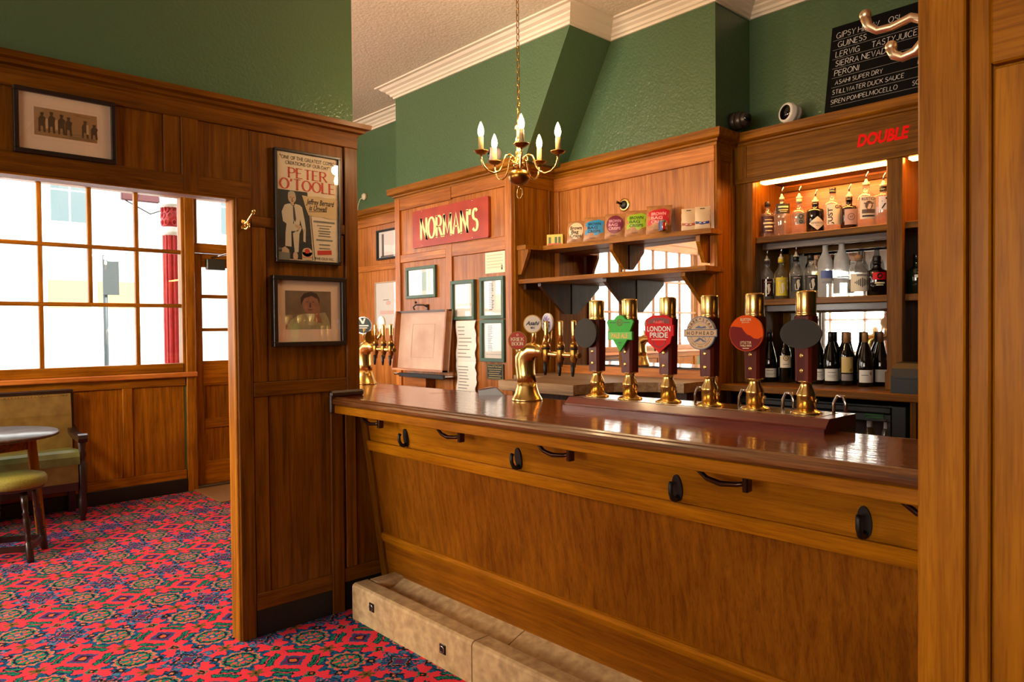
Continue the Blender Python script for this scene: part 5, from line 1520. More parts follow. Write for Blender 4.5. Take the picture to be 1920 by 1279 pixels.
# red name sign
sn = thing('pub_sign', 'red enamel name sign with large cream lettering on the oak panelling', 'sign', (-4.38, PB_, 2.10))
fs_ = plane_fn((-4.382, PB_ - .022, 2.256), (1, 0, 0), (0, 0, 1))
obj('plate', MB().prism([(-.470, -.140), (-.462, -.148), (.462, -.148), (.470, -.140), (.470, .140), (.462, .148), (-.462, .148), (-.470, .140)], fs_, -.018, 0), noisy('scratched_red_enamel', (152, 38, 12), (178, 60, 24), 7, .35, .1), sn)
q = MB(); stroke_text(q, "NORMAN'S", fs_, .003, -.008, .160, .70, .18, .085, .07, gap=.24, t=.0005); obj('letter_shadow', q, INK, sn)
q = MB(); stroke_text(q, "NORMAN'S", fs_, .0, -.006, .160, .70, .18, .085, .07, gap=.24, t=.0015); obj('lettering', q, mat('cream_sign_lettering', (246, 226, 160), .45), sn)
for a, b in ((-.34, .135), (.29, .135), (-.34, -.135), (.29, -.135)):
    p = fs_(a, b, 0); obj('screw', MB().lathe([(.007, 0), (.006, .003), (.001, .004)], p, 10, (0, -1, 0)), CHROME, sn)

frame_y('framed_notice', 'landscape sage green frame with a pale certificate, above the tray board', -4.962, -4.558, 1.703, 1.957, PB_, .024, GREENFRAME, PAPER,
        print_fn=lambda w, h: [('print', mat('pale_blue_print', (180, 214, 216), .6), lambda q, fn: rect(q, fn, -w * .42, w * .2, -h * .34, h * .38)), ('print', TAN, lambda q, fn: rect(q, fn, w * .25, w * .36, -h * .4, h * .42))], group='sage green frames')
frame_y('framed_notice', 'upright sage green frame above the hanging paper sheets', -4.356, -4.078, 1.518, 1.815, PB_, .026, GREENFRAME, PAPER, depth=.03,
        print_fn=lambda w, h: [('print', mat('pale_grey_print', (206, 214, 212), .6), lambda q, fn: rect(q, fn, -w * .4, w * .28, -h * .05, h * .42)), ('print', mat('pale_tan_print', (222, 204, 178), .6), lambda q, fn: rect(q, fn, -w * .42, w * .42, -h * .18, -h * .1))], group='sage green frames')
frame_y('framed_notice', 'sage green framed price list under the pinned white notice', -4.016, -3.754, 1.521, 1.822, PB_, .026, GREENFRAME, PAPER, depth=.03,
        print_fn=lambda w, h: [('lettering', GREYINK, lambda q, fn: [rect(q, fn, -w * .22 + .0, -w * .22 + w * .26 * rg.uniform(.6, 1), h * .4 - i * h * .05, h * .43 - i * h * .05) for i in range(16)])], group='sage green frames')
frame_y('framed_notice', 'sage green framed price list just above the black plaque', -4.016, -3.753, 1.212, 1.516, PB_, .026, GREENFRAME, PAPER, depth=.03,
        print_fn=lambda w, h: [('lettering', GREYINK, lambda q, fn: [rect(q, fn, -w * .30, -w * .30 + w * .26 * rg.uniform(.6, 1), h * .4 - i * h * .05, h * .43 - i * h * .05) for i in range(15)] + [rect(q, fn, -w * .4, w * .38, -h * .4 - 0, -h * .39)])], group='sage green frames')
# set-back bay frames
frame_y('framed_photo', 'thin black framed photograph high in the set-back bay', -5.966, -5.615, 2.116, 2.398, YA - .008, .018, BLACK, PAPER, depth=.03,
        print_fn=lambda w, h: [('print', mat('grey_photo', (110, 106, 104), .5), lambda q, fn: (rect(q, fn, -w * .34, -w * .22, -h * .45, h * .42), rect(q, fn, -w * .4, w * .42, -h * .48, -h * .42)))])
frame_y('framed_poster', 'pale framed print low in the set-back bay behind the beer font', -6.022, -5.64, 1.46, 1.905, YA - .008, .010, mat('pale_wood_frame', (196, 170, 140), .5), PAPER, depth=.016,
        print_fn=lambda w, h: [('print', mat('faint_pink_print', (236, 200, 190), .6), lambda q, fn: (disc(q, fn, w * .1, h * .05, w * .12, h * .05), rect(q, fn, -w * .3, w * .34, -h * .2, -h * .12))), ('print', GREYINK, lambda q, fn: rect(q, fn, -w * .14, w * .12, h * .11, h * .125))])

# hanging papers, pinned notice, plaque
for z0, z1, lab in ((1.20, 1.512, 'upper curling white sheet taped to the stile under the green frame'), (.95, 1.205, 'lower curling white sheet hanging behind the counter edge')):
    t = thing('paper_sheet', lab, 'paper', (-4.19, PB_, z0), 'curling sheets on the panelling')
    fnp = plane_fn((-4.188, PB_ - .010, z0), (1, 0, 0), (0, 0, 1)); mb = MB(); n = 12
    wv = lambda f: .006 * math.sin(f * 9) + .006
    vs = [fnp(a + .006 * math.sin(j * 1.7) * (a > 0), (z1 - z0) * j / n, wv(j / n)) for j in range(n + 1) for a in (-.115, .113)]
    mb.add(vs, [(2 * j, 2 * j + 1, 2 * j + 3, 2 * j + 2) for j in range(n)], True)
    obj('sheet', mb, PAPER, t)
    q = MB()
    for i in range(9):
        zz = (z1 - z0) * (.12 + .09 * i); rect(q, fnp, -.09, -.09 + .16 * rg.uniform(.4, 1), zz, zz + .006, wv(zz / (z1 - z0)) + .0015)
    obj('lettering', q, GREYINK, t)
nt_ = thing('notice', 'small cream paper notice pinned above the green framed price lists', 'notice', (-3.866, PB_, 1.848))
box('sheet', nt_, mat('cream_paper', (240, 226, 200), .7), -3.973, -3.760, PB_ - .003, PB_, 1.849, 1.999, 0)
fnn = plane_fn((-3.866, PB_ - .0036, 1.924), (1, 0, 0), (0, 0, 1))
q = MB(); [rect(q, fnn, -.09, .09 * rg.uniform(.5, 1), .05 - i * .022, .056 - i * .022) for i in range(5)]; obj('lettering', q, TAN, nt_)
q = MB(); q.poly([(.066, -.055), (.082, -.055), (.078, -.02), (.07, -.02)], fnn, 0); obj('print', q, INK, nt_)
pq = thing('plaque', 'small black plaque with gold lettering below the price lists', 'plaque', (-3.873, PB_, 1.085))
box('plate', pq, BLACK, -3.966, -3.781, PB_ - .008, PB_, 1.085, 1.197, .002)
fpq = plane_fn((-3.8735, PB_ - .0086, 1.141), (1, 0, 0), (0, 0, 1))
q = MB(); put(q, 'Home Of The Coach', fpq, 0, .038, w=.15, h=.014)
for i in range(5): rect(q, fpq, -.072 + .01 * (i % 2), .072 - .012 * (i % 3), .016 - i * .015, .019 - i * .015)
rect(q, fpq, -.086, .086, .051, .0525); rect(q, fpq, -.086, .086, -.0525, -.051); rect(q, fpq, -.0865, -.085, -.052, .052); rect(q, fpq, .085, .0865, -.052, .052)
obj('lettering', q, mat('gold_lettering', (196, 176, 96), .4), pq)

# tray-like board leaning on the panelling, with a bracket lamp hook above and a metal ledge below
tb = thing('tray_board', 'shallow brown wooden tray board leaning out from the panelling behind the bar', 'board', (-4.66, PB_, 1.12))
BD = lambda p, q, t: (p, PB_ - .05 - (1.60 - q) * .10 - t, q)
CANV = noisy('faded_brown_board', (182, 146, 126), (206, 174, 154), 5, .55, .05)
tx0, tx1, tz0, tz1 = -5.0, -4.31, 1.125, 1.60
obj('back_board', MB().prism([(tx0, tz0), (tx1, tz0), (tx1, tz1), (tx0, tz1)], BD, -.012, 0), CANV, tb)
for a in ((tx0, tz0), (tx1 - .016, tz0)):
    obj('side', MB().prism([a, (a[0] + .016, a[1]), (a[0] + .016, tz1), (a[0], tz1)], BD, 0, .05), oakl('Z'), tb)
obj('lip', MB().prism([(tx0, tz1 - .012), (tx1, tz1 - .012), (tx1, tz1), (tx0, tz1)], BD, 0, .03), umber('X'), tb)
obj('foot', MB().prism([(tx0, tz0), (tx1, tz0), (tx1, tz0 + .014), (tx0, tz0 + .014)], BD, 0, .05), oakl('X'), tb)
q = MB(); fb = plane_fn(BD(-4.655, 1.36, .0015), (1, 0, 0), (0, .10, 1))
for a in ((-.15, .15, .13, .134), (-.15, .15, -.134, -.13), (-.15, -.146, -.13, .13), (.146, .15, -.13, .13)): rect(q, fb, *a)
obj('ghost_outline', q, mat('faint_ghost_outline', (176, 140, 120), .6), tb)
lg = thing('metal_ledge', 'steel ledge bracket below the leaning tray board', 'ledge', (-4.66, PB_, 1.05))
box('tray', lg, CHROME, -5.0, -4.33, PB_ - .12, PB_, 1.082, 1.096, .003)
box('rail', lg, BLACK, -4.9, -4.31, PB_ - .14, PB_ - .12, 1.072, 1.104, .003)
box('carton', lg, oakl('X'), -4.85, -4.60, PB_ - .09, PB_, .96, 1.08, .003)
hk = thing('bracket_hook', 'small dark iron hook fitting above the leaning tray board', 'hook', (-4.78, PB_, 1.63))
IRON = MATS['dark_iron']
obj('arm', MB().tube([(-4.68, PB_, 1.625), (-4.70, PB_ - .03, 1.645), (-4.80, PB_ - .035, 1.648), (-4.83, PB_ - .04, 1.63), (-4.80, PB_ - .05, 1.612)], .006, 8), IRON, hk)
obj('finial', MB().ball((-4.80, PB_ - .035, 1.668), .010, 10, 6), IRON, hk)
obj('plate', MB().box(-4.69, -4.672, PB_ - .01, PB_, 1.60, 1.65, .002), IRON, hk)

# chalk board leaning above the bottle cabinet
cb = thing('chalkboard', 'black chalkboard with handwritten beer names leaning above the bottle cabinet', 'chalkboard', (-1.3, 4.2, 2.625))
cbx0, cbx1, cz0, cz1 = -1.815, -.75, 2.626, 3.165
ln = lambda q: 4.165 + (q - cz0) * .09
fc_ = lambda p, q, t=0.0: Vector((p, ln(q) - t, q))
obj('board', MB().prism([(cbx0 - .022, cz0), (cbx1, cz0), (cbx1, cz1), (cbx0 + .008, cz1)], fc_, -.012, 0), mat('matt_blackboard', (13, 11, 11), .7, spec=.1), cb)
CHALK = mat('white_chalk', (232, 228, 220), .9); cr = random.Random(11)
ROWS = [('GIPSY HILL', 0, .012), ('GUINESS', 1, .022), ('LERVIG', 2, .012), ('SIERRA NEVADA', 3, .012), ('PERONI', 4, .008), ('ASAHI SUPER DRY', 5, .014), ('STILLWATER DUCK SAUCE', 6, .0), ('SIREN POMPELMOCELLO', 7, -.008)]
z0r, dz = 3.108, .0545
WORDS = []; hh_ = lambda i: .031 if i < 5 else .024
for w_, i, dx in ROWS:
    xx = cbx0 + .022 + dx
    for part_ in w_.split(' '):
        hh = .031 if i < 5 else .024
        WORDS.append((part_, i, xx)); xx += sum(GL[c][0] + .2 for c in part_) * hh + .32 * hh
for w_, i, xx in WORDS + [('W', 0, -1.58), ('OSL', 0, -1.50), ('TASTY', 2, -1.585), ('JUICE', 2, -1.455), ('P', 5, -1.345), ('SO', 7, -1.37)]:
    q = MB(); zc = z0r - i * dz
    stroke_text(q, w_, fc_, xx, zc + .003, hh_(i), None, .09, .075, 0, .20, .10, .035, 'L', .001, cr)
    obj('chalk_word', q, CHALK, cb)
for i in range(8):
    q = MB(); zc = z0r - i * dz
    q.add([fc_(cbx0 + .016, zc - .024, .0008), fc_(cbx1 - .02, zc - .024, .0008), fc_(cbx1 - .02, zc - .0222, .0008), fc_(cbx0 + .016, zc - .0222, .0008)], [(0, 1, 2, 3)])
    obj('chalk_line', q, mat('thin_chalk', (150, 146, 140), .9), cb)


# security cameras on the cornice shelf
def eyeball(name, label, x, y, z, ang, m, r=.047):
    t = thing(name, label, 'camera', (x, y, z))
    d = (math.cos(ang), math.sin(ang), .08)
    c = (x, y, z + r + .022)
    obj('foot', MB().lathe([(.03, z), (.03, z + .006), (.012, z + .010), (.012, z + .03)], (x, y, 0), 14), m, t)
    obj('shell', MB().lathe([(r * .86, -.05), (r * .96, -.03), (r * .96, -.012), (r, -.010), (r, .008), (r * .98, .010), (r * .98, .024), (r * .90, .032), (r * .76, .033)], c, 26, d), m, t)
    obj('lens', MB().lathe([(r * .76, .031), (r * .72, .034), (r * .45, .043), (.001, .047)], c, 24, d), mat('black_lens', (10, 10, 12), .08), t)
    return t


eyeball('security_camera', 'white round security camera on the cornice beside the chalkboard', -2.02, 4.12, 2.625, -1.95, WHITE, .060)
eyeball('security_camera', 'white round security camera behind the chandelier', -3.86, 3.455 - .04, 2.625, -2.2, mat('pinkish_white_plastic', (226, 204, 196), .4))
dcam = thing('dome_camera', 'dark bronze turret camera fixed where the green wall steps back', 'camera', (XC1, 4.02, 2.68))
DB = mat('dark_grey_bronze', (58, 50, 46), .35, .5)
obj('base', MB().lathe([(.055, 0), (.056, .03), (.052, .038)], (XC1, 4.03, 2.705), 24, (1, 0, 0)), DB, dcam)
obj('collar', MB().lathe([(.050, .036), (.054, .045), (.053, .07), (.048, .078)], (XC1, 4.03, 2.705), 24, (1, 0, 0)), DB, dcam)
obj('turret', MB().ball((XC1 + .085, 4.025, 2.705), .044, 18, 12), DB, dcam)
obj('lens', MB().lathe([(.024, 0), (.022, .006), (.010, .009), (.001, .009)], (XC1 + .118, 3.998, 2.704), 16, (.78, -.62, 0)), MATS['black_lens'], dcam)
alm = thing('wall_sensor', 'small cream sensor with a cable on the green wall of the set-back bay', 'sensor', (-6.2, YA, 2.73))
obj('body', MB().lathe([(.034, 0), (.034, .02), (.028, .03), (.001, .034)], (-6.20, YA, 2.762), 18, (0, -1, 0)), mat('cream_plastic', (206, 190, 160), .4), alm)
obj('cable', MB().tube([(-6.23, YA - .006, 2.76), (-6.29, YA - .006, 2.75), (-6.33, YA - .006, 2.70), (-6.34, YA - .006, 2.63)], .005, 6), MATS['cream_plastic'], alm)


# ---- on the partition
XF = XP - .0
def frame_x(name, label, y0, y1, z0, z1, bw, fm, inner, depth=.022, off=0.0):
    t = thing(name, label, 'picture', (XP, (y0 + y1) / 2, z0))
    X0 = XP - .012 + off; X1 = XP + depth + off
    for nm, a in (('frame_rail', (y0, y1, z0, z0 + bw)), ('frame_rail', (y0, y1, z1 - bw, z1)), ('frame_stile', (y0, y0 + bw, z0 + bw, z1 - bw)), ('frame_stile', (y1 - bw, y1, z0 + bw, z1 - bw))):
        box(nm, t, fm, X0, X1, a[0], a[1], a[2], a[3], .002)
    s = box('picture_sheet', t, inner, X0, XP + .004 + off, y0 + bw, y1 - bw, z0 + bw, z1 - bw, 0)
    fn = plane_fn((XP + .0046 + off, (y0 + y1) / 2, (z0 + z1) / 2), (0, 1, 0), (0, 0, 1))
    box('picture_glass', t, PICGLASS, XP + .011 + off, XP + .013 + off, y0 + bw, y1 - bw, z0 + bw, z1 - bw, 0)
    return t, s, fn


def layer(par, name, m, f):
    q = MB(); f(q); return obj(name, q, m, par)


MOUNT = mat('cream_picture_mount', (240, 208, 176), .7)
# etching of a row of figures
t, s, fn = frame_x('framed_etching', 'dark framed sepia etching of strolling figures above the wide opening', .484, .834, 2.142, 2.394, .017, FRAMEBLK, MOUNT, .018, .004)
layer(s, 'mount_line', TAN, lambda q: (rect(q, fn, -.117, .117, .068, .0688, .0002), rect(q, fn, -.117, .117, -.062, -.0612, .0002), rect(q, fn, -.117, -.1163, -.062, .068, .0002), rect(q, fn, .1163, .117, -.062, .068, .0002)))
sep = layer(s, 'print', mat('sepia_paper', (160, 122, 78), .7), lambda q: rect(q, fn, -.108, .108, -.050, .058, .0003))
ETCH = mat('etching_ink', (66, 50, 34), .7); er = random.Random(5)


def walker(q, cx, w, h, z0):
    q.poly([(cx - w * .5, z0), (cx - w * .25, z0), (cx - w * .2, z0 + h * .3), (cx + w * .1, z0 + h * .3), (cx + w * .2, z0), (cx + w * .5, z0), (cx + w * .4, z0 + h * .5), (cx + w * .55, z0 + h * .72), (cx + w * .2, z0 + h * .8), (cx - w * .25, z0 + h * .8), (cx - w * .5, z0 + h * .65)], fn, .0006)
    disc(q, fn, cx, z0 + h * .89, w * .24, h * .1, .0006, 10); rect(q, fn, cx - w * .3, cx + w * .3, z0 + h * .93, z0 + h * .97, .0007)


layer(sep, 'figures', ETCH, lambda q: ([walker(q, cx, .024, h, -.036) for cx, h in ((-.082, .078), (-.050, .084), (-.016, .08), (.008, .074), (.066, .07), (.098, .06))] + [rect(q, fn, er.uniform(-.105, .04), er.uniform(.045, .105), zz, zz + .0012, .0005) for zz in (-.046, -.042, -.038, -.030, .046, .050)]))
layer(sep, 'pale_figures', mat('pale_sepia', (206, 170, 124), .7), lambda q: [rect(q, fn, cx - .004, cx + .004, -.02, .018, .0008) for cx in (-.066, -.034, .074)])

# theatre poster
t, s, fn = frame_x('theatre_poster', 'tall framed theatre poster with red title lettering and a seated man in a pale suit', 1.517, 1.866, 1.780, 2.327, .013, FRAMEBLK, mat('buff_poster_paper', (226, 206, 176), .6), .016, .006)
W2, H2 = .1615, .2605
BLKP = mat('poster_black', (22, 24, 26), .6); POSTRED = mat('poster_red', (198, 50, 32), .6)
layer(s, 'lettering', INK, lambda q: (put(q, '"ONE OF THE GREATEST COMIC', fn, 0, .236, w=.29, h=.019, t=.0004), put(q, 'CREATIONS OF OUR DAY"', fn, 0, .211, w=.235, h=.018, t=.0004)))
layer(s, 'title', POSTRED, lambda q: (stroke_text(q, 'PETER', fn, 0.0, .164, .046, .200, .20, .07, .13, t=.0004), stroke_text(q, "O'TOOLE", fn, .0, .108, .050, .290, .20, .07, .12, t=.0004)))
ph = layer(s, 'photograph', BLKP, lambda q: q.poly([(-W2, .075), (-.005, .075), (.0, .03), (.022, -H2 * .98), (-W2, -H2 * .98)], fn, .0004))
layer(s, 'title_outline', INK, lambda q: rect(q, fn, -W2, -.004, .0755, .0775, .0005))
SUIT = mat('pale_suit_print', (206, 192, 166), .6); SKIN = mat('print_flesh', (198, 164, 132), .6); GREYP = mat('print_grey', (120, 116, 106), .6)
layer(ph, 'floor_print', GREYP, lambda q: (rect(q, fn, -W2, -.132, -.212, -.204, .0006), rect(q, fn, -W2, -.10, -.258, -.222, .0006), rect(q, fn, -.02, .018, -.258, -.235, .0006)))
layer(ph, 'suit', SUIT, lambda q: (
    q.poly([(-.125, .004), (-.112, .010), (-.090, .014), (-.078, -.004), (-.070, .014), (-.045, .010), (-.034, .0), (-.020, -.070), (-.016, -.105), (-.032, -.110), (-.046, -.060), (-.048, -.085), (-.076, -.092), (-.080, -.060), (-.082, -.088), (-.112, -.088), (-.134, -.075), (-.140, -.03)], fn, .0008),
    q.poly([(-.116, -.086), (-.060, -.082), (-.040, -.092), (-.058, -.118), (-.092, -.120), (-.092, -.196), (-.124, -.194), (-.122, -.13)], fn, .0007),
    q.poly([(-.058, -.112), (-.036, -.098), (-.050, -.130), (-.056, -.22), (-.076, -.222), (-.084, -.13)], fn, .0007),
    q.poly([(-.028, -.106), (-.016, -.104), (-.018, -.170), (-.030, -.165)], fn, .0007)))
layer(ph, 'shirt_and_tie', mat('print_dark_tie', (40, 40, 42), .6), lambda q: q.poly([(-.082, -.002), (-.074, -.002), (-.066, -.060), (-.072, -.075), (-.080, -.060)], fn, .001))
layer(ph, 'face_print', SKIN, lambda q: (disc(q, fn, -.086, .042, .021, .026, .0009, 20), q.poly([(-.094, .02), (-.078, .02), (-.074, .006), (-.092, .006)], fn, .0008)))
layer(ph, 'hair_print', mat('print_hair', (176, 168, 150), .6), lambda q: q.poly([(-.108, .046), (-.106, .066), (-.092, .076), (-.074, .072), (-.066, .056), (-.074, .060), (-.090, .060), (-.102, .052)], fn, .001))
layer(ph, 'features_print', mat('print_shadow', (84, 66, 54), .6), lambda q: (rect(q, fn, -.098, -.090, .043, .0455, .0012), rect(q, fn, -.083, -.074, .043, .0455, .0012), q.poly([(-.088, .040), (-.084, .040), (-.083, .031), (-.089, .031)], fn, .0012), disc(q, fn, -.085, .026, .005, .003, .0012, 8)))
layer(ph, 'hands_print', SKIN, lambda q: (q.poly([(-.076, -.086), (-.052, -.088), (-.038, -.100), (-.050, -.108), (-.068, -.100)], fn, .0012), q.poly([(-.032, -.105), (-.020, -.106), (-.022, -.122), (-.030, -.120)], fn, .0012)))
layer(ph, 'shoes_print', SKIN, lambda q: (q.poly([(-.140, -.205), (-.125, -.196), (-.104, -.212), (-.106, -.226), (-.142, -.224)], fn, .0012), disc(q, fn, -.072, -.240, .013, .022, .0012, 14)))
dr = layer(ph, 'drum_print', TAN, lambda q: (disc(q, fn, -.010, -.218, .027, .022, .0012, 18), rect(q, fn, -.037, .017, -.256, -.218, .0012)))
layer(dr, 'drum_top_print', POSTRED, lambda q: (disc(q, fn, -.010, -.212, .014, .012, .0014, 14), rect(q, fn, -.036, .016, -.244, -.241, .0014)))
torn = layer(s, 'torn_paper', mat('torn_paper_print', (206, 176, 128), .6), lambda q: q.poly([(-.034, .060), (.0, .058), (.05, .064), (.10, .060), (W2, .066), (W2, -.040), (.12, -.044), (.07, -.038), (.0, -.036), (-.014, -.004)], fn, .0014))
layer(torn, 'handwriting', INK, lambda q: (put(q, 'Jeffrey Bernard', fn, .064, .034, w=.155, h=.027, bold=.02, shear=.35, t=.0018), put(q, 'is Unwell', fn, .052, .004, w=.100, h=.025, bold=.02, shear=.35, t=.0018), q.poly([(.0, -.018), (.10, -.010), (.10, -.007), (.0, -.0155)], fn, .0018)))
layer(s, 'credits', GREYP, lambda q: [rect(q, fn, .085 - w, .085 + w, z, z + h, .0006) for w, z, h in ((.058, -.066, .009), (.04, -.082, .004), (.028, -.096, .005), (.034, -.110, .006), (.030, -.122, .006), (.034, -.134, .005), (.045, -.156, .008), (.03, -.178, .006), (.03, -.196, .005))])
layer(s, 'dates_panel', POSTRED, lambda q: q.poly([(.045, -.206), (.122, -.200), (.124, -.222), (.046, -.228)], fn, .0006))
layer(s, 'venue_lettering', INK, lambda q: put(q, 'THE OLD VIC', fn, .082, -.245, w=.105, h=.013, t=.0006))
layer(s, 'divider', INK, lambda q: q.poly([(.010, -.03), (.013, -.03), (.033, -.258), (.030, -.258)], fn, .0006))

# painting of a man resting his head on a hand
t, s, fn = frame_x('framed_painting', 'wide dark framed small painting of a man resting his cheek on his hand', 1.495, 1.880, 1.373, 1.716, .022, FRAMEBLK, MOUNT, .026, .008)
pb = layer(s, 'painting', noisy('painting_background', (112, 92, 66), (140, 116, 86), 14, .6, 0), lambda q: rect(q, fn, -.125, .118, -.088, .100, .0004))
layer(pb, 'jacket', noisy('painted_jacket', (150, 136, 96), (186, 172, 126), 18, .6, 0), lambda q: q.poly([(-.122, -.088), (-.100, -.045), (-.060, -.020), (-.030, -.012), (.030, -.012), (.085, -.005), (.105, -.040), (.116, -.088)], fn, .0007))
layer(pb, 'face', noisy('painted_flesh', (146, 96, 72), (178, 124, 94), 30, .6, 0), lambda q: (disc(q, fn, .008, .040, .046, .052, .0009, 24),))
layer(pb, 'hair', mat('painted_hair', (66, 46, 36), .6), lambda q: q.poly([(-.044, .030), (-.046, .064), (-.028, .088), (.008, .097), (.040, .088), (.056, .062), (.054, .034), (.044, .062), (.012, .076), (-.026, .064)], fn, .0012))
layer(pb, 'hand', mat('painted_hand', (160, 106, 80), .6), lambda q: (q.poly([(.026, -.026), (.052, -.020), (.058, .020), (.048, .040), (.036, .016)], fn, .0014), q.poly([(.020, -.050), (.070, -.060), (.056, -.018), (.026, -.022)], fn, .0013)))
layer(pb, 'features', mat('painted_shadow', (92, 58, 44), .6), lambda q: (rect(q, fn, -.018, -.004, .044, .048, .0014), rect(q, fn, .014, .026, .044, .048, .0014), q.poly([(.002, .044), (.007, .044), (.010, .020), (.0, .018)], fn, .0014), rect(q, fn, -.008, .014, .006, .010, .0014)))
layer(pb, 'shirt', mat('painted_shirt', (206, 196, 160), .6), lambda q: q.poly([(-.020, -.012), (.018, -.012), (.004, -.05)], fn, .0012))


# ------------------------------------------------------------------ brass coat hooks
def coat_hook(label, o, out, up=(0, 0, 1), k=1.0):
    t = thing('coat_hook', label, 'hook', o)
    o, out, up = Vector(o), Vector(out).normalized(), Vector(up); sd = out.cross(up)
    P = lambda a, b, c=0: o + out * a * k + up * b * k + sd * c * k
    pl = MB(); pl.prism([(-.012, -.026), (.012, -.026), (.014, -.012), (.008, 0), (.014, .012), (.012, .024), (-.012, .024), (-.014, .012), (-.008, 0), (-.014, -.012)], lambda p, q, t_: P(t_, q, p), 0, .005)
    obj('plate', pl, BRASS, t)
    obj('upper_arm', MB().tube([P(.003, .004), P(.020, .000), P(.042, .010), (P(.062, .030)), P(.078, .044), P(.092, .060)], [.0075, .007, .0065, .006, .006, .009], 10), BRASS, t)
    obj('upper_tip', MB().ball(P(.096, .066), .0105 * k, 12, 8), BRASS, t)
    obj('lower_arm', MB().tube([P(.003, -.014), P(.018, -.026), P(.034, -.030), P(.046, -.024), P(.050, -.010)], [.0075, .007, .0065, .007, .0085], 10), BRASS, t)
    obj('lower_tip', MB().ball(P(.050, -.005), .0095 * k, 12, 8), BRASS, t)
    return t


coat_hook('brass double coat hook on the jamb of the wide opening', (XP + .006, 1.364, 1.945), (1, .25, 0), k=.82)
HOOKB = mat('bright_lit_brass', (250, 220, 176), .34, 1.0)  # brass paled to hold the strong light on this hook
t = thing('coat_hook', 'large out-of-focus brass double hook on the edge of the oak screen', 'hook', (-.434, 1.40, 1.965))
hx = -.434
obj('plate', MB().box(hx - .006, hx, 1.385, 1.425, 1.925, 2.005, .003), HOOKB, t)
obj('upper_arm', MB().tube([(hx - .004, 1.402, 1.972), (hx - .010, 1.402, 1.988), (hx - .028, 1.402, 1.997), (hx - .06, 1.402, 1.990), (hx - .085, 1.402, 1.991), (hx - .100, 1.402, 2.003), (hx - .106, 1.402, 2.020)], [.009, .0085, .008, .007, .007, .008, .009], 12), HOOKB, t)
obj('upper_tip', MB().ball((hx - .106, 1.402, 2.026), .0105, 14, 9), HOOKB, t)
obj('lower_arm', MB().tube([(hx - .003, 1.402, 1.968), (hx - .006, 1.402, 1.950), (hx - .022, 1.402, 1.934), (hx - .042, 1.402, 1.930), (hx - .056, 1.402, 1.938), (hx - .061, 1.402, 1.950)], [.009, .009, .0085, .008, .0085, .009], 12), HOOKB, t)
obj('lower_tip', MB().ball((hx - .061, 1.402, 1.955), .0105, 14, 9), HOOKB, t)


# ================================================================== CHANDELIERS
BULB = mat('lit_candle_bulb', (255, 240, 210), .3, emit=(255, 206, 140), estr=34.0)


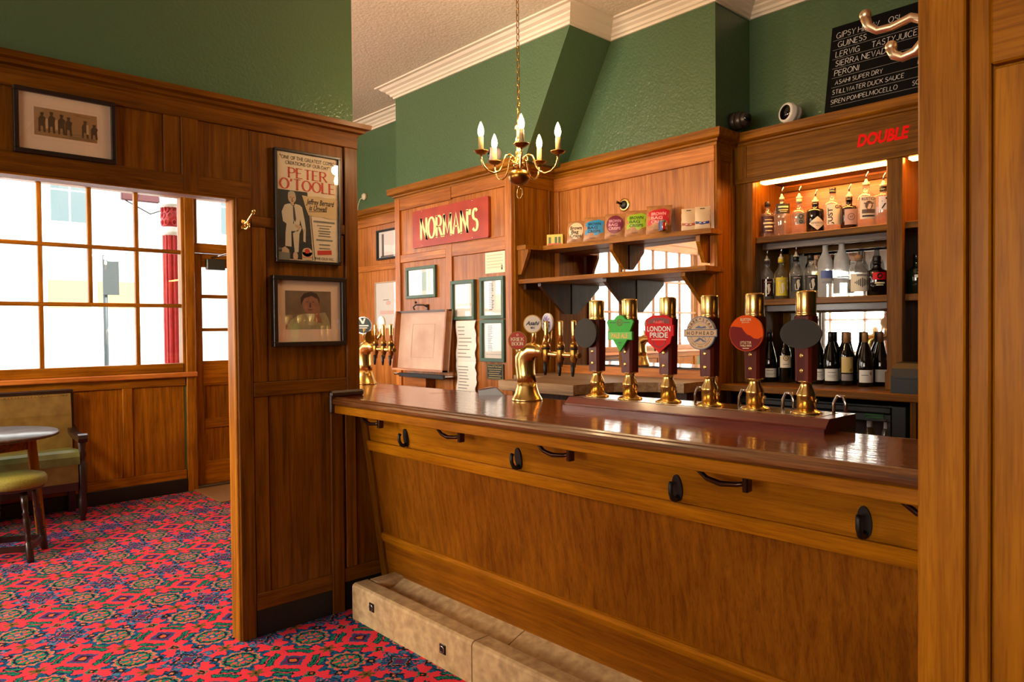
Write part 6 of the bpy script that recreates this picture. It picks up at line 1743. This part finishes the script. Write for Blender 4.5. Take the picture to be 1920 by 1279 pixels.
def chandelier(label, x, y, z, rot, power, seen=True):
    """z: height of the big ball; five s-shaped arms with candle lamps, hung on a chain"""
    t = thing('chandelier', label, 'chandelier', (x, y, z))
    c = (x, y, 0)
    obj('ball', MB().lathe([(.006, z - .042), (.016, z - .040), (.040, z - .030), (.052, z - .012), (.056, z + .004), (.052, z + .018), (.034, z + .030), (.014, z + .036), (.011, z + .045)], c, 28), BRASSD, t)
    obj('finial_ring', MB().tube([(x + .019 * math.cos(a), y + .004, z - .078 + .027 * math.sin(a)) for a in [2 * PI * i / 16 for i in range(16)]], .0032, 8, True), BRASS, t)
    obj('finial', MB().lathe([(.007, z - .055), (.006, z - .038)], c, 10), BRASS, t)
    obj('stem', MB().lathe([(.011, z + .044), (.026, z + .050), (.030, z + .060), (.026, z + .072), (.012, z + .078), (.014, z + .10), (.020, z + .115), (.012, z + .13), (.011, z + .155), (.019, z + .170), (.015, z + .186), (.009, z + .20), (.009, z + .235), (.016, z + .245), (.010, z + .262), (.004, z + .27)], c, 22), BRASS, t)
    R = .196
    for k in range(5):
        a = rot + 2 * PI * k / 5
        ca, sa = math.cos(a), math.sin(a)
        P = lambda r, h: (x + ca * r, y + sa * r, z + h)
        arm = obj('arm', MB().tube([P(.022, .075), P(.030, .098), P(.048, .108), P(.068, .100), P(.078, .078), P(.086, .050), P(.102, .022), P(.130, .010), P(.160, .018), P(.184, .042), P(.194, .072), P(R, .096)], .0048, 8), BRASS, t)
        obj('scroll', MB().tube([P(.024, .085), P(.034, .100), P(.044, .094), P(.046, .080), P(.038, .074), P(.032, .082)], .004, 6), BRASS, arm)
        pc = P(R, 0)
        obj('drip_pan', MB().lathe([(.006, .094), (.020, .098), (.036, .110), (.037, .113), (.020, .106), (.012, .104), (.012, .116)], pc, 22), BRASSD, arm)
        obj('candle', MB().lathe([(.0125, .114), (.0125, .178), (.010, .181)], pc, 16), mat('ivory_candle_tube', (236, 200, 140), .4), arm)
        obj('bulb', MB().lathe([(.008, .178), (.0145, .196), (.0155, .208), (.012, .226), (.006, .242), (.001, .252)], pc, 16), BULB, arm)
        l = bpy.data.lights.new('candle_light', 'POINT'); l.energy = power; l.color = (1.0, .66, .34); l.shadow_soft_size = .03
        lo = bpy.data.objects.new('candle_light', l); lo.location = (pc[0], pc[1], z + .275); COL.objects.link(lo); lo.visible_glossy = True
    # chain
    zz = z + .262; k = 0
    ch = MB()
    while zz < CEIL_Z - .03:
        u = (1, 0) if k % 2 else (0, 1)
        ch.tube([(x + u[0] * .0075 * math.cos(q_), y + u[1] * .0075 * math.cos(q_), zz + .017 + .019 * math.sin(q_)) for q_ in [2 * PI * i / 10 for i in range(10)]], .0022, 5, True)
        zz += .031; k += 1
    obj('chain', ch, BRASSD, t)
    lp = MB().tube([(x + .024 * math.cos(q_), y, z + .235 + .03 * math.sin(q_)) for q_ in [PI * i / 10 for i in range(11)]], .0035, 6)
    obj('loop_handle', lp, BRASS, t)
    obj('ceiling_rose', MB().lathe([(.055, CEIL_Z), (.05, CEIL_Z - .02), (.012, CEIL_Z - .035), (.004, CEIL_Z - .04)], c, 20), BRASSD, t)
    return t


chandelier('brass chandelier with five lit candle bulbs hanging over the bar counter', -2.585, 2.45, 2.196, math.atan2(-.679, .734) + .05, 6.0)
chandelier('brass chandelier of five candle bulbs in the far room beyond the opening', -5.0, -.6, 2.25, .8, 32.0)


# ================================================================== FURNITURE OF THE FAR ROOM
st = thing('settle', 'long settle with olive leather back and seat and turned dark arms under the window', 'bench', (-6.5, .2, 0))
SX0, SX1, SYE = -6.74, -6.30, 1.345
obj('back_pad', MB().prism([(SX0, .34), (SX0 + .02, .965), (SX0 + .06, .965), (SX0 + .085, .80), (SX0 + .095, .50), (SX0 + .095, .34)], lambda p, q, t: (p, t, q), -1.3, SYE - .02), LEATHER, st)
box('top_rail', st, DARKWOOD, SX0 - .01, SX0 + .065, -1.3, SYE, .962, .995, .006)
q = MB()
for i in range(60):
    yy = SYE - .05 - i * .022; q.lathe([(.005, 0), (.004, .002), (.001, .003)], (SX0 + .064, yy, .948), 6, (1, 0, .1))
obj('brass_nails', q, BRASSD, st)['kind'] = 'stuff'
obj('seat_pad', MB().prism([(SX0 + .09, .44), (SX0 + .09, .53), (SX1 - .06, .55), (SX1 - .02, .535), (SX1, .50), (SX1, .44)], lambda p, q, t: (p, t, q), -1.3, SYE - .04), LEATHERS, st)
box('front_skirt', st, LEATHER, SX1 - .03, SX1 - .005, -1.3, SYE - .05, .30, .45, .004)
box('bottom_rail', st, DARKWOOD, SX1 - .04, SX1 - .005, -1.3, SYE - .05, .24, .302, .004)
box('end_panel', st, LEATHER, SX0 + .08, SX1 - .02, SYE - .05, SYE - .03, .30, .46, .003)
for yy in (SYE - .02, -1.28):
    turned = [(.022, 0), (.018, .03), (.030, .06), (.031, .16), (.024, .19), (.032, .22), (.032, .30), (.033, .44), (.024, .455), (.020, .48), (.030, .51), (.022, .54), (.030, .60), (.024, .615)]
    obj('leg', MB().lathe(turned, (SX1 - .035, yy, 0), 16), DARKWOOD, st)
    obj('leg', MB().box(SX0, SX0 + .05, yy - .025, yy + .025, 0, .97, .004), DARKWOOD, st)
    ar = obj('arm', MB().prism([(SX0 + .04, .66), (SX0 + .04, .70), (SX0 + .2, .66), (SX1 - .06, .655), (SX1 - .01, .672), (SX1 + .015, .662), (SX1 + .02, .635), (SX1 + .0, .605), (SX1 - .05, .612), (SX0 + .2, .625)], lambda p, q, t: (p, t, q), yy - .032, yy + .032), DARKWOOD, st)

tbl = thing('round_table', 'round pub table with a dark blue-grey top and plain oak legs', 'table', (-5.88, .64, 0))
tc = (-5.88, .64)
obj('tabletop', MB().lathe([(.40, .752), (.44, .756), (.445, .768), (.44, .780), (.001, .781)], (*tc, 0), 48), noisy('worn_slate_blue_top', (66, 72, 84), (104, 112, 124), 9, .28, .05), tbl)
obj('edge_band', MB().lathe([(.441, .755), (.448, .760), (.448, .772), (.441, .778)], (*tc, 0), 48), umber(), tbl)
angs = [math.radians(a) for a in (80, 200, 320)]
tp = [(tc[0] + .28 * math.cos(a), tc[1] + .28 * math.sin(a)) for a in angs]; bt = [(tc[0] + .335 * math.cos(a), tc[1] + .335 * math.sin(a)) for a in angs]
for (ax, ay), (bx, by) in zip(tp, bt):
    mb = MB(); h = .026
    mb.add([(bx - h, by - h, 0), (bx + h, by - h, 0), (bx + h, by + h, 0), (bx - h, by + h, 0), (ax - h, ay - h, .755), (ax + h, ay - h, .755), (ax + h, ay + h, .755), (ax - h, ay + h, .755)], [(0, 1, 2, 3), (4, 5, 6, 7), (0, 1, 5, 4), (1, 2, 6, 5), (2, 3, 7, 6), (3, 0, 4, 7)])
    obj('leg', mb, oak('Z'), tbl)
for i in range(3):
    a, b = Vector((*tp[i], 0)), Vector((*tp[(i + 1) % 3], 0)); d = (b - a).normalized(); nn = Vector((-d.y, d.x, 0)) * .011
    pts = [a - nn, b - nn, b + nn, a + nn]
    obj('apron', MB().prism([(p.x, p.y) for p in pts], lambda p, q, t: (p, q, t), .66, .752), oak('X'), tbl)

sl = thing('stool', 'round stool with a green velvet seat on dark turned legs', 'stool', (-5.60, .765, 0))
so = (-5.60, .765)
obj('seat', MB().lathe([(.185, .462), (.198, .470), (.202, .490), (.200, .515), (.190, .530), (.15, .542), (.08, .548), (.001, .549)], (*so, 0), 40), VELVET, sl)
obj('seat_board', MB().lathe([(.17, .445), (.185, .45), (.185, .464), (.17, .464)], (*so, 0), 32), DARKWOOD, sl)
la = .35
lp = [(so[0] + .205 * math.cos(la + k * PI / 2), so[1] + .205 * math.sin(la + k * PI / 2)) for k in range(4)]
for (lx, ly) in lp:
    b0 = Vector((lx, ly, 0)); t0 = Vector((so[0] + (lx - so[0]) * .68, so[1] + (ly - so[1]) * .68, .448)); ax_ = (t0 - b0)
    L_ = ax_.length
    obj('leg', MB().lathe([(.019, 0), (.022, .02), (.022, .12 * L_ / .448), (.014, .135), (.023, .150), (.015, .168), (.019, .20), (.022, .27), (.015, .295), (.022, .305), (.015, .32), (.020, .36), (.022, L_)], b0, 14, ax_), DARKWOOD, sl)
for i in range(4):
    (x0_, y0_), (x1_, y1_) = lp[i], lp[(i + 1) % 4]
    k_ = .94
    p0 = Vector((so[0] + (x0_ - so[0]) * k_, so[1] + (y0_ - so[1]) * k_, .085)); p1 = Vector((so[0] + (x1_ - so[0]) * k_, so[1] + (y1_ - so[1]) * k_, .085))
    d = (p1 - p0).normalized(); nn = Vector((-d.y, d.x, 0)) * .011
    pts = [p0 - nn, p1 - nn, p1 + nn, p0 + nn]
    obj('stretcher', MB().prism([(p.x, p.y) for p in pts], lambda p, q, t: (p, q, t), .068, .104), DARKWOOD, sl)
